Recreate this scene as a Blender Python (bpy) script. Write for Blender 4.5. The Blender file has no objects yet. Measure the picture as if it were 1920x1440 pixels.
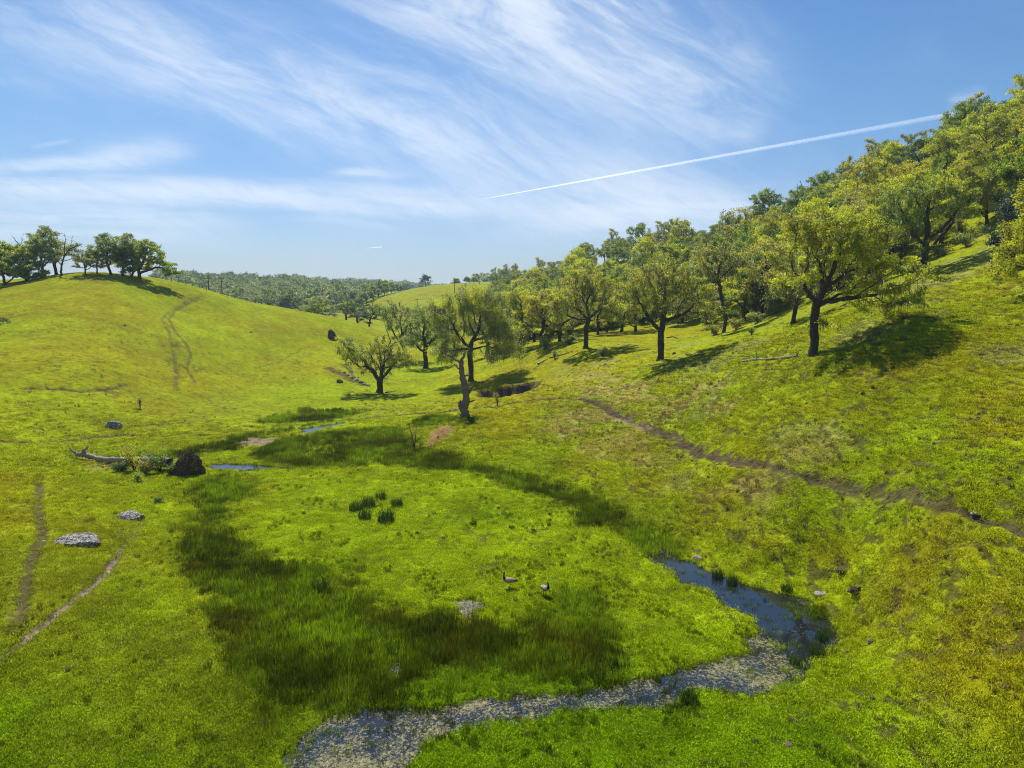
import bpy, math, random
import numpy as np
R = math.radians

# ------------------------------------------------------------------ camera, sky, sun, exposure
scene = bpy.context.scene
COL = scene.collection
CAM_Z, PITCH, FPX = 15.0, R(7.25), 1297.0
cam_d = bpy.data.cameras.new("camera")
cam_d.sensor_width = 36.0
cam_d.lens = 36.0 * FPX / 1920.0
cam_d.clip_start = 0.1
cam_d.clip_end = 100000
cam = bpy.data.objects.new("camera", cam_d)
COL.objects.link(cam)
cam.location = (0, 0, CAM_Z)
cam.rotation_euler = (R(90) - PITCH, 0, 0)
scene.camera = cam
scene.view_settings.view_transform = 'Standard'
scene.view_settings.look = 'None'
scene.view_settings.gamma = 1.0
scene.view_settings.exposure = 0.45
scene.cycles.max_bounces = 6
scene.cycles.diffuse_bounces = 3
scene.cycles.glossy_bounces = 2
scene.cycles.transmission_bounces = 3
scene.cycles.volume_bounces = 0
scene.cycles.transparent_max_bounces = 8
scene.cycles.use_denoising = True
scene.cycles.denoising_prefilter = 'NONE'
scene.cycles.pixel_filter_type = 'BLACKMAN_HARRIS'
scene.cycles.filter_width = 1.05
scene.cycles.sample_clamp_indirect = 4.0

SUN_TO = np.array([-0.20, 0.58, 0.79]); SUN_TO /= np.linalg.norm(SUN_TO)
SUN_EL = math.asin(SUN_TO[2]); SUN_AZ = math.atan2(SUN_TO[0], SUN_TO[1])
sd = bpy.data.lights.new("sun", 'SUN'); sd.energy = 4.9; sd.angle = R(0.55); sd.color = (1.0, 0.955, 0.88)
sun = bpy.data.objects.new("sun", sd); COL.objects.link(sun)
sun.rotation_euler = (math.pi / 2 - SUN_EL, 0, -SUN_AZ + math.pi)

world = bpy.data.worlds.new("World"); scene.world = world; world.use_nodes = True
wn, wl = world.node_tree.nodes, world.node_tree.links
wn.clear()


class NT:
    """tiny helper to write node maths"""
    def __init__(s, tree): s.t = tree; s.n = tree.nodes; s.l = tree.links
    def node(s, kind, **kw):
        n = s.n.new(kind)
        for k, v in kw.items(): setattr(n, k, v)
        return n
    def put(s, sock, v):
        if v is None: return
        if isinstance(v, bpy.types.NodeSocket): s.l.new(v, sock)
        else: sock.default_value = v
    def m(s, op, a, b=None, c=None, clamp=False):
        n = s.node('ShaderNodeMath', operation=op); n.use_clamp = clamp
        s.put(n.inputs[0], a); s.put(n.inputs[1], b); s.put(n.inputs[2], c)
        return n.outputs[0]
    def mapr(s, v, a, b, c=0.0, d=1.0, smooth=True):
        n = s.node('ShaderNodeMapRange'); n.interpolation_type = 'SMOOTHSTEP' if smooth else 'LINEAR'
        s.put(n.inputs['Value'], v)
        for k, x in (('From Min', a), ('From Max', b), ('To Min', c), ('To Max', d)): s.put(n.inputs[k], x)
        return n.outputs['Result']
    def noise(s, vec, scale, detail=4, rough=.5, dist=0.0, out='Fac'):
        n = s.node('ShaderNodeTexNoise')
        s.put(n.inputs['Vector'], vec)
        n.inputs['Scale'].default_value = scale; n.inputs['Detail'].default_value = detail
        n.inputs['Roughness'].default_value = rough; n.inputs['Distortion'].default_value = dist
        return n.outputs[out]
    def mix(s, f, a, b, blend='MIX'):
        n = s.node('ShaderNodeMix', data_type='RGBA', blend_type=blend)
        s.put(n.inputs[0], f)
        for i, v in ((6, a), (7, b)):
            if isinstance(v, tuple) and len(v) == 3: v = (*v, 1)
            s.put(n.inputs[i], v)
        return n.outputs[2]
    def xyz(s, x, y, z=0.0):
        n = s.node('ShaderNodeCombineXYZ'); s.put(n.inputs[0], x); s.put(n.inputs[1], y); s.put(n.inputs[2], z)
        return n.outputs[0]
    def sep(s, v):
        n = s.node('ShaderNodeSeparateXYZ'); s.put(n.inputs[0], v); return n.outputs


W = NT(world.node_tree)
sky = W.node('ShaderNodeTexSky'); sky.sky_type = 'NISHITA'; sky.sun_disc = False
sky.sun_elevation = SUN_EL; sky.sun_rotation = SUN_AZ
sky.altitude = 300; sky.air_density = 1.15; sky.dust_density = 0.35; sky.ozone_density = 2.2
gen = W.node('ShaderNodeTexCoord').outputs['Generated']
dx, dy, dz = W.sep(gen)
yy = W.m('MAXIMUM', W.m('ABSOLUTE', dy), 0.12)
U = W.m('DIVIDE', dx, yy)            # direction coordinates of the sky
V = W.m('DIVIDE', dz, yy)


def sky_uv(px, py):
    u = (px - 960) / FPX; v = -(py - 720) / FPX
    yv = math.cos(PITCH) + v * math.sin(PITCH)
    return u / yv, (v * math.cos(PITCH) - math.sin(PITCH)) / yv


wu = W.noise(W.xyz(U, V, 3.1), 2.2, 4, .55)
wv = W.noise(W.xyz(U, V, 9.7), 2.2, 4, .55)
U2 = W.m('MULTIPLY_ADD', W.m('SUBTRACT', wu, .5), .13, U)
V2 = W.m('MULTIPLY_ADD', W.m('SUBTRACT', wv, .5), .05, V)


def stroke(p0, p1, width, amp, end=0.25):
    """one long soft bank of cirrus between two sky directions"""
    (x0, y0), (x1, y1) = sky_uv(*p0), sky_uv(*p1)
    L = math.hypot(x1 - x0, y1 - y0); c, s_ = (x1 - x0) / L, (y1 - y0) / L
    a = W.m('SUBTRACT', U2, (x0 + x1) / 2); b = W.m('SUBTRACT', V2, (y0 + y1) / 2)
    al = W.m('ADD', W.m('MULTIPLY', a, c), W.m('MULTIPLY', b, s_))
    ac = W.m('SUBTRACT', W.m('MULTIPLY', b, c), W.m('MULTIPLY', a, s_))
    al = W.m('DIVIDE', al, L / 2); ac = W.m('DIVIDE', ac, width)
    r2 = W.m('ADD', W.m('POWER', W.m('ABSOLUTE', al), 4.0), W.m('MULTIPLY', ac, ac))
    return W.m('MULTIPLY', W.m('EXPONENT', W.m('MULTIPLY', r2, -1.0)), amp)


def streaks(angle, sx, sy, seed, detail=7, rough=.62, dist=.35):
    c, s_ = math.cos(angle), math.sin(angle)
    a = W.m('ADD', W.m('MULTIPLY', U2, c), W.m('MULTIPLY', V2, s_))
    b = W.m('SUBTRACT', W.m('MULTIPLY', V2, c), W.m('MULTIPLY', U2, s_))
    return W.noise(W.xyz(W.m('MULTIPLY', a, sx), W.m('MULTIPLY', b, sy), seed), 1.0, detail, rough, dist)


diag = [stroke((-60, 15), (430, 125), .06, .38), stroke((330, 80), (1330, 440), .060, .95), stroke((780, -10), (1400, 165), .075, 1.1),
        stroke((150, 20), (620, 230), .06, .30), stroke((640, -60), (1250, 60), .06, 1.0), stroke((1100, 330), (1420, 430), .05, .35)]
hor = [stroke((-120, 345), (890, 375), .017, 1.15), stroke((-150, 400), (380, 415), .030, .80),
       stroke((-120, 312), (230, 306), .009, .9), stroke((170, 302), (350, 280), .018, .55), stroke((640, 320), (760, 326), .005, .95),
       stroke((1000, 400), (1480, 385), .030, .75), stroke((0, 140), (130, 165), .012, .25), stroke((1300, 225), (1420, 240), .020, .28),
       stroke((1180, 428), (1210, 433), .004, .8), stroke((1790, 190), (1860, 170), .010, .3), stroke((80, 274), (150, 264), .003, .2),
       stroke((560, 395), (900, 395), .02, .45)]


def total(lst):
    t = lst[0]
    for q in lst[1:]: t = W.m('ADD', t, q)
    return t


n1 = streaks(R(-24), 3.0, 13.0, 1.3, 8, .66, .5)
n2 = streaks(R(-3), 2.6, 26.0, 5.3)
nf = streaks(R(-24), 12.0, 48.0, 8.3, 6, .7, .6)
f1 = W.mapr(n1, .36, .66); f2 = W.mapr(n2, .36, .64); f3 = W.mapr(nf, .25, .75, .58, 1.25)
veil = W.m('MULTIPLY', W.mapr(W.noise(W.xyz(U2, W.m('MULTIPLY', V2, 2.2), 21.0), 2.0, 5, .6), .42, .78), .10)
cl = W.m('ADD', W.m('MULTIPLY', total(diag), W.m('MULTIPLY_ADD', f1, .85, .18)),
         W.m('MULTIPLY', total(hor), W.m('MULTIPLY_ADD', f2, .85, .22)))
cl = W.m('MULTIPLY', W.m('ADD', cl, veil), f3)
cl = W.m('MULTIPLY', W.m('SUBTRACT', 1.0, W.m('EXPONENT', W.m('MULTIPLY', cl, -1.25))), W.mapr(V, -.02, .05), clamp=True)
hs = W.node('ShaderNodeHueSaturation'); hs.inputs['Hue'].default_value = 0.506; hs.inputs['Saturation'].default_value = 1.26
hs.inputs['Value'].default_value = 1.0
wl.new(sky.outputs[0], hs.inputs['Color'])
gm = W.mix(1.0, hs.outputs[0], (.92, 1.00, 1.06), 'MULTIPLY')
hz = W.mapr(V, -.02, .34)
gm = W.mix(1.0, gm, W.mix(hz, (.56, .58, .78), (.84, .87, .86)), 'MULTIPLY')
skyc = W.mix(W.m('MULTIPLY', cl, .90), gm, (7.6, 8.3, 9.2))
bg = W.node('ShaderNodeBackground'); wl.new(skyc, bg.inputs['Color']); bg.inputs['Strength'].default_value = 0.085
wo = W.node('ShaderNodeOutputWorld'); wl.new(bg.outputs[0], wo.inputs['Surface'])

# ------------------------------------------------------------------ helpers
rng = np.random.default_rng(7)


def ss(x, a, b):
    t = np.clip((x - a) / (b - a), 0, 1); return t * t * (3 - 2 * t)


def vnoise(x, y, seed=0):
    xi = np.floor(x).astype(np.int64); yi = np.floor(y).astype(np.int64)
    fx = x - xi; fy = y - yi
    fx = fx * fx * (3 - 2 * fx); fy = fy * fy * (3 - 2 * fy)
    def h(i, j):
        n = (i * 374761393 + j * 668265263 + seed * 1442695041) & 0xFFFFFFFF
        n = ((n ^ (n >> 13)) * 1274126177) & 0xFFFFFFFF
        n = ((n ^ (n >> 16)) * 2246822519) & 0xFFFFFFFF
        return ((n ^ (n >> 15)) & 0xFFFFFF) / float(0xFFFFFF)
    a = h(xi, yi); b = h(xi + 1, yi); c = h(xi, yi + 1); d = h(xi + 1, yi + 1)
    return (a + (b - a) * fx) * (1 - fy) + (c + (d - c) * fx) * fy


def fbm(x, y, scale, octv=4, seed=0, gain=.5):
    s = 0; a = 1; t = 0
    for o in range(octv):
        f = 2.03 ** o / scale
        c, s_ = math.cos(o * 1.3 + .4), math.sin(o * 1.3 + .4)
        s = s + a * vnoise((x * c + y * s_) * f + 17.3 * o, (y * c - x * s_) * f - 9.1 * o, seed + o); t += a; a *= gain
    return s / t


def noise3(p, scale, seed=0, octv=3):
    return (fbm(p[:, 0] + p[:, 2] * .7, p[:, 1] - p[:, 2] * .5, scale, octv, seed) +
            fbm(p[:, 1] + 31, p[:, 2] * 1.1 + 3, scale, octv, seed + 5) + fbm(p[:, 0] + 11, p[:, 2] + 7, scale, octv, seed + 9)) / 3


def ray(px, py):
    u = (px - 960) / FPX; v = -(py - 720) / FPX
    return np.array([u, math.cos(PITCH) + v * math.sin(PITCH), v * math.cos(PITCH) - math.sin(PITCH)])


def pt(px, py, Y=None, z=None):
    d = ray(px, py)
    t = Y / d[1] if Y is not None else (z - CAM_Z) / d[2]
    return np.array([0, 0, CAM_Z]) + d * t


# ------------------------------------------------------------------ the lie of the land: surveyed points (direction, distance or level)
CP = []
def Yp(px, py, Y): CP.append(pt(px, py, Y=Y))
def Zp(px, py, z): CP.append(pt(px, py, z=z))
def Hp(px, Y, z): CP.append(np.array([(px - 960) / FPX * Y, Y, z]))
# valley floor and near meadow
for a in [(960, 1430, 0), (600, 1430, .0), (300, 1430, .25), (0, 1430, .6), (1250, 1430, .1), (1500, 1430, .35), (700, 1250, 0), (950, 1200, 0),
          (1150, 1200, 0), (1400, 1180, 0), (1450, 1270, 0), (1330, 1090, 0), (600, 1050, 0), (350, 1150, .15), (0, 1180, .9), (150, 1050, .8),
          (0, 1000, 1.3), (200, 930, .5), (850, 1030, 0), (1050, 1000, 0), (500, 950, 0), (380, 880, 0), (700, 900, 0), (950, 905, 0),
          (560, 820, 0), (700, 780, .05), (450, 800, .1), (800, 830, .1), (712, 735, .1), (640, 735, .25), (780, 720, .3), (600, 880, 0),
          (1240, 1025, .1), (1150, 965, .15), (1500, 1130, .15), (1550, 1200, .3), (1520, 1290, .3)]: Zp(*a)
# left hill
for a in [(150, 850, 61.5), (150, 750, 78), (150, 677, 91), (150, 576, 121), (150, 511, 150), (20, 530, 148), (20, 600, 112), (20, 700, 82), (0, 810, 62),
          (-150, 540, 140), (-150, 640, 95), (-150, 760, 66), (-150, 900, 48), (-150, 1050, 36), (-150, 1300, 25),
          (260, 519, 157), (260, 600, 122), (260, 700, 96), (350, 730, 97), (350, 640, 119), (350, 575, 146), (350, 534, 162),
          (450, 563, 168), (450, 640, 132), (450, 720, 108), (550, 700, 118), (550, 640, 142), (550, 584, 168), (640, 690, 124), (640, 640, 152),
          (640, 601, 176), (700, 616, 186), (740, 636, 190), (740, 680, 148)]: Yp(*a)
for a in [(20, 200, 17), (150, 205, 16), (260, 210, 13), (350, 225, 9), (450, 230, 6), (550, 235, 4), (640, 240, 3), (740, 245, 3),
          (-300, 150, 22), (150, 300, 6), (350, 320, 5), (-300, 300, 12)]: Hp(*a)
# green rounded hill in the middle distance
for a in [(700, 606, 320), (760, 590, 345), (830, 605, 320), (690, 562, 440), (745, 548, 455), (800, 535, 465), (860, 529, 470), (935, 531, 460),
          (860, 565, 380), (930, 570, 370)]: Yp(*a)
for a in [(700, 620, 8), (800, 640, 12), (860, 640, 14), (930, 620, 18)]: Hp(*a)
# far wooded hills
for a in [(330, 531, 750), (400, 537, 760), (500, 539, 780), (560, 542, 790), (640, 549, 800), (700, 551, 820), (500, 578, 470), (600, 588, 430), (350, 560, 520),
          (450, 555, 600), (640, 570, 560), (620, 541, 1500), (690, 539, 1700), (735, 544, 1750), (760, 550, 1900), (900, 541, 640), (960, 532, 560), (1010, 532, 520)]: Yp(*a)
for a in [(-200, 700, 30), (100, 800, 30), (-400, 400, 20), (500, 1150, 20), (900, 1100, 14), (1100, 900, 16), (1500, 800, 20), (2100, 700, 26)]: Hp(*a)
for px in (-400, 0, 300, 600, 800, 1100, 1500, 1900, 2300): Hp(px, 3200, 15)
# right hill: knoll, slope, wooded crest
for a in [(1000, 650, 126), (1000, 700, 106), (1098, 650, 112), (1240, 675, 86), (1525, 665, 59), (1490, 606, 86), (1360, 622, 112), (1160, 622, 138),
          (1730, 508, 85), (1760, 458, 106), (1850, 482, 80), (1900, 545, 62), (1900, 650, 48), (1900, 800, 36.5), (1900, 900, 31.3), (1900, 1000, 27.8),
          (1700, 600, 58), (1700, 700, 48), (1700, 800, 41), (1700, 922, 34.3), (1500, 720, 54), (1500, 800, 47), (1500, 880, 41.5), (1400, 640, 80),
          (1300, 650, 92), (1300, 700, 75), (1300, 760, 65), (1300, 838, 55), (1100, 690, 98), (1100, 720, 86), (1100, 752, 76), (1100, 800, 66.5),
          (1100, 862, 57), (950, 762, 79), (950, 795, 71), (950, 845, 62.5), (940, 715, 103), (900, 745, 92),
          (1100, 600, 175), (1250, 590, 150), (1400, 570, 135), (1550, 520, 120), (1680, 455, 120)]: Yp(*a)
for a in [(1500, 970, 2.6), (1500, 1050, .9), (1700, 1100, 2.2), (1700, 1300, .9), (1900, 1200, 3.0), (1900, 1400, 1.7), (1300, 905, 2.0), (1400, 985, 1.7),
          (1600, 1050, 1.7), (2100, 1100, 5.0), (2100, 1400, 3.0)]: Zp(*a)
for a in [(1000, 538, 470), (1100, 506, 335), (1200, 484, 275), (1350, 474, 240), (1500, 424, 200), (1600, 378, 182), (1700, 340, 166), (1800, 305, 152),
          (1920, 268, 140), (2100, 200, 130), (1900, 400, 100), (1700, 410, 132), (1500, 480, 150), (2100, 420, 62), (2100, 700, 40)]: Yp(*a)
for a in [(1000, 620, 20), (1100, 460, 26), (1200, 400, 30), (1350, 360, 30), (1500, 310, 33), (1700, 280, 40), (1900, 260, 43), (2200, 240, 46)]: Hp(*a)
# around and behind the viewpoint
for th, r, z in [(0, 8, .2), (0, 13, .05), (40, 9, .8), (-40, 9, .4), (70, 18, 6), (-70, 20, 2), (70, 60, 20), (-70, 60, 9), (70, 200, 45), (-70, 250, 25), (70, 1000, 30), (-70, 1000, 30)]:
    CP.append(np.array([math.sin(R(th)) * r, math.cos(R(th)) * r, z]))
CP = np.array(CP)


def uv_of(x, y):
    r = np.sqrt(x * x + y * y) + 1e-6
    th = np.clip(np.arctan2(x, y), -1.3, 1.3)
    return np.stack([th * 3.2, np.log(np.maximum(r, 5.0)) * 1.6], -1)


def kern(d2): return np.where(d2 > 1e-14, .5 * d2 * np.log(np.maximum(d2, 1e-14)), 0)


CU = uv_of(CP[:, 0], CP[:, 1]); nC = len(CP)
A = np.zeros((nC + 3, nC + 3))
A[:nC, :nC] = kern(((CU[:, None] - CU[None]) ** 2).sum(-1)) + np.eye(nC) * 2e-4
A[:nC, nC] = 1; A[:nC, nC + 1:] = CU; A[nC, :nC] = 1; A[nC + 1:, :nC] = CU.T
SOL = np.linalg.solve(A, np.concatenate([CP[:, 2], [0, 0, 0]]))


def h0(x, y):
    x = np.atleast_1d(np.asarray(x, float)); y = np.atleast_1d(np.asarray(y, float))
    out = np.empty(len(x))
    for i in range(0, len(x), 60000):
        u = uv_of(x[i:i + 60000], y[i:i + 60000])
        d2 = (u[:, :1] - CU[:, 0]) ** 2 + (u[:, 1:] - CU[:, 1]) ** 2
        out[i:i + 60000] = (.5 * d2 * np.log(d2 + 1e-14)) @ SOL[:nC] + SOL[nC] + u @ SOL[nC + 1:]
    back = ss(np.abs(np.arctan2(x, y)), 1.4, 2.6)
    return out * (1 - back) + 1.0 * back


def cast(px, py, hf, t0=12., t1=4000.):
    d = ray(px, py); t = np.exp(np.linspace(math.log(t0), math.log(t1), 900))
    p = d[None] * t[:, None] + np.array([0, 0, CAM_Z])
    below = p[:, 2] < hf(p[:, 0], p[:, 1])
    k = int(np.argmax(below)) if below.any() else len(t) - 1
    k = max(k, 1); a, b = t[k - 1], t[k]
    tt = np.linspace(a, b, 24); p = d[None] * tt[:, None] + np.array([0, 0, CAM_Z])
    below = p[:, 2] < hf(p[:, 0], p[:, 1]); j = int(np.argmax(below)) if below.any() else 23
    return p[j]


def poly0(pts): return np.array([cast(a, b, h0)[:2] for a, b in pts])


def sdf_line(x, y, P, W_=None):
    """distance to a polyline, optionally minus a width that varies along it"""
    best = np.full(len(x), 1e9)
    for i in range(len(P) - 1):
        a, b = P[i], P[i + 1]; ab = b - a
        t = np.clip(((x - a[0]) * ab[0] + (y - a[1]) * ab[1]) / max(ab @ ab, 1e-9), 0, 1)
        d = np.hypot(x - a[0] - ab[0] * t, y - a[1] - ab[1] * t)
        if W_ is not None: d = d - (W_[i] * (1 - t) + W_[i + 1] * t)
        best = np.minimum(best, d)
    return best


def sdf_poly(x, y, P):
    out = np.full(len(x), 50.0)
    lo, hi = P.min(0) - 12, P.max(0) + 12
    k = np.where((x > lo[0]) & (x < hi[0]) & (y > lo[1]) & (y < hi[1]))[0]
    if len(k) == 0: return out
    xs, ys = x[k], y[k]
    d = sdf_line(xs, ys, np.vstack([P, P[:1]]))
    ins = np.zeros(len(k), bool); j = len(P) - 1
    for i in range(len(P)):
        c = ((P[i, 1] > ys) != (P[j, 1] > ys)) & (xs < (P[j, 0] - P[i, 0]) * (ys - P[i, 1]) / (P[j, 1] - P[i, 1] + 1e-12) + P[i, 0])
        ins ^= c; j = i
    out[k] = np.where(ins, -d, d)
    return out


STREAM = poly0([(1225, 1022), (1262, 1030), (1310, 1052), (1380, 1083), (1450, 1103), (1510, 1122), (1560, 1165), (1562, 1202), (1525, 1240), (1480, 1266),
                (1430, 1287), (1330, 1294), (1200, 1318), (1050, 1333), (900, 1350), (810, 1378), (760, 1430), (735, 1500),
                (500, 1500), (545, 1440), (575, 1390), (620, 1338), (700, 1322), (800, 1330), (950, 1306), (1100, 1294), (1250, 1260), (1340, 1243),
                (1398, 1226), (1420, 1200), (1412, 1165), (1385, 1143), (1320, 1108), (1270, 1083), (1228, 1055)])
POND_A = poly0([(556, 813), (565, 804), (600, 799), (640, 792), (650, 793), (612, 803), (588, 812)])
POND_C = poly0([(832, 1130), (870, 1122), (905, 1124), (914, 1140), (892, 1150), (884, 1176), (872, 1178), (866, 1150)])
POND_D = poly0([(722, 1248), (740, 1232), (768, 1222), (774, 1232), (752, 1250), (735, 1266)])
POND_B = poly0([(383, 870), (410, 867), (470, 870), (545, 876), (550, 880), (480, 881), (400, 879)])
CUT = poly0([(893, 746), (900, 736), (930, 728), (972, 722), (1000, 717), (1016, 718), (1006, 728), (985, 737), (955, 746), (925, 748)])
MOUND = poly0([(800, 838), (808, 818), (825, 806), (848, 806), (842, 822), (822, 832)])
BARS = [(poly0([(440, 832), (470, 822), (520, 822), (515, 829), (460, 838)]), .9), (poly0([(1140, 784), (1175, 783), (1215, 803), (1200, 806), (1160, 795)]), .4)]
MARSH = [poly0(p) for p in [
    [(330, 905), (430, 890), (540, 905), (440, 960), (440, 1010), (560, 1050), (640, 1060), (660, 1120), (780, 1150), (850, 1135), (960, 1140), (1080, 1120),
     (1180, 1175), (1165, 1240), (1010, 1302), (800, 1330), (650, 1338), (560, 1395), (500, 1440), (330, 1440), (430, 1330), (440, 1200), (380, 1090), (350, 1000)],
    [(470, 850), (560, 815), (660, 800), (760, 800), (800, 845), (900, 868), (1000, 895), (1100, 925), (1230, 985), (1270, 1018), (1150, 990), (1060, 945),
     (960, 905), (840, 880), (700, 872), (600, 880), (470, 872)],
    [(190, 862), (280, 848), (420, 832), (500, 806), (600, 793), (640, 786), (590, 800), (560, 806), (500, 820), (430, 842), (330, 862)],
    [(470, 795), (560, 765), (700, 768), (640, 784), (560, 795)],
    [(760, 800), (800, 780), (880, 776), (930, 785), (860, 800), (830, 800)],
    [(1490, 1120), (1530, 1125), (1570, 1170), (1560, 1220), (1540, 1200), (1530, 1160)]]]
LUSH = poly0([(520, 900), (700, 885), (900, 885), (1000, 910), (1120, 970), (1230, 1030), (1330, 1100), (1430, 1160), (1400, 1230), (1250, 1260), (1050, 1290), (900, 1150), (640, 1110), (480, 1000)])
LUSH2 = poly0([(780, 1440), (840, 1380), (1100, 1340), (1450, 1300), (1650, 1330), (1700, 1460), (780, 1460)])
DRY = [poly0(p) for p in [[(1020, 720), (1090, 705), (1250, 715), (1400, 730), (1380, 760), (1230, 770), (1120, 745)],
                          [(1060, 760), (1130, 790), (1280, 850), (1200, 870), (1080, 830), (1000, 790)],
                          [(1380, 905), (1450, 920), (1480, 950), (1380, 950)], [(1540, 850), (1640, 860), (1640, 900), (1560, 890)],
                          [(190, 862), (330, 880), (330, 890), (210, 880)]]]
TRAILS = [  # pixels, half width, strength
    ([(640, 790), (700, 782), (780, 775), (855, 770)], .34, 1.0), ([(885, 765), (930, 762), (1000, 750), (1060, 745), (1110, 751)], .42, 1.0),
    ([(1110, 751), (1150, 776), (1210, 800), (1270, 824), (1330, 850), (1400, 870)], .55, .9),
    ([(1400, 870), (1480, 886), (1560, 901), (1640, 916), (1720, 932), (1770, 950)], .40, .8), ([(1770, 950), (1810, 962), (1860, 977), (1925, 1002)], .2, .9),
    ([(385, 552), (350, 565), (316, 585), (304, 600), (318, 625), (325, 660), (331, 700), (330, 730)], 0.32, .55),
    ([(385, 556), (350, 570), (328, 583), (317, 598), (330, 625), (350, 645), (358, 665), (350, 690), (366, 718)], .26, .65),
    ([(330, 640), (333, 680), (331, 725)], .6, .3),
    ([(268, 975), (240, 1015), (218, 1045)], .3, .5), ([(218, 1045), (200, 1075), (150, 1116), (90, 1166), (30, 1212), (-10, 1245), (-80, 1300)], .22, 1.0),
    ([(74, 905), (72, 960), (80, 1000), (60, 1050), (45, 1110), (38, 1160)], .34, .8),
    ([(-60, 830), (0, 829), (60, 828), (150, 822), (245, 814)], .38, .85), ([(245, 814), (330, 795), (390, 783)], .3, .3),
    ([(45, 727), (90, 728), (150, 733), (205, 729), (238, 721)], .35, .8), ([(175, 732), (225, 737)], .3, .6),
    ([(480, 690), (520, 680), (560, 658), (580, 650)], .2, .6),
    ([(615, 690), (640, 700), (660, 712), (684, 722)], .9, .85), ([(638, 682), (655, 695), (665, 708)], .35, .8),
    ([(1000, 692), (1020, 678), (1045, 668), (1080, 658)], .25, .8)]
PALEPATH = poly0([(225, 1030), (218, 1045), (200, 1075), (150, 1116), (90, 1166), (30, 1212), (-10, 1245), (-80, 1300)])
TRAILS = [(poly0(p), w, s) for p, w, s in TRAILS]
CREEK = poly0([(940, 892), (1000, 910), (1080, 932), (1130, 958), (1190, 993), (1245, 1030)])
ORANGE = [MOUND]


def height(x, y):
    x = np.atleast_1d(np.asarray(x, float)); y = np.atleast_1d(np.asarray(y, float))
    z = h0(x, y); r = np.hypot(x, y)
    near = 1 - ss(r, 90, 260)
    slope = ss(z, .4, 2.5)
    z = z + (fbm(x, y, 7.0, 3, 11) - .5) * (.10 + .35 * slope) * near
    z = z + (fbm(x, y, 1.3, 3, 23) - .5) * (.12 + .24 * slope) * (1 - ss(r, 60, 160))
    z = z + (fbm(x, y, 45., 3, 5) - .5) * 5.0 * ss(r, 250, 600)
    for P, dep in ((STREAM, .34), (POND_A, .3), (POND_B, .3), (POND_C, .2), (POND_D, .2)):
        d = sdf_poly(x, y, P) - (.28 if P is STREAM else 0)
        d = d + (fbm(x, y, .9, 4, 77) - .5) * 1.4
        flat = 1 - ss(d, .0, 3.0)
        z = np.where(d < 3, z * (1 - flat) + .03 * flat, z) - dep * (1 - ss(d, -.55, .12))
    d = sdf_line(x, y, CREEK) + (fbm(x, y, .8, 2, 79) - .5) * .3
    z = z * (1 - (1 - ss(d, .3, 1.5))) + .03 * (1 - ss(d, .3, 1.5)) - .26 * (1 - ss(d, .05, .3))
    d = sdf_poly(x, y, CUT) + (fbm(x, y, 1.0, 3, 41) - .5) * 1.2
    z = z - 1.35 * (1 - ss(d, -1.2, .15)) + .25 * (1 - ss(np.abs(d - .4), 0, .6))
    d = sdf_poly(x, y, MOUND) + (fbm(x, y, .9, 3, 43) - .5) * .8
    z = z + .75 * (1 - ss(d, -1.6, 1.2))
    for P, w, s in TRAILS[:15]:
        lo, hi = P.min(0) - 4, P.max(0) + 4
        k = np.where((x > lo[0]) & (x < hi[0]) & (y > lo[1]) & (y < hi[1]))[0]
        if len(k):
            d = sdf_line(x[k], y[k], P); z[k] -= (.10 + .10 * w) * s * (1 - ss(d, w * .3, w * 1.5))
    return z


def at(px, py): return cast(px, py, height)


def onground(x, y): return float(height(x, y)[0])


# ------------------------------------------------------------------ colour of the ground, the same for soil sheet and grass blades
C_LUSH = np.array([.226, .305, .004]); C_OLIVE = np.array([.272, .268, .006]); C_MARSH = np.array([.060, .105, .002]); C_MUD = np.array([.085, .058, .036])
C_DRY = np.array([.33, .265, .080]); C_ORANGE = np.array([.26, .155, .062]); C_PALE = np.array([.30, .30, .12]); C_RUST = np.array([.14, .12, .012])


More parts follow.
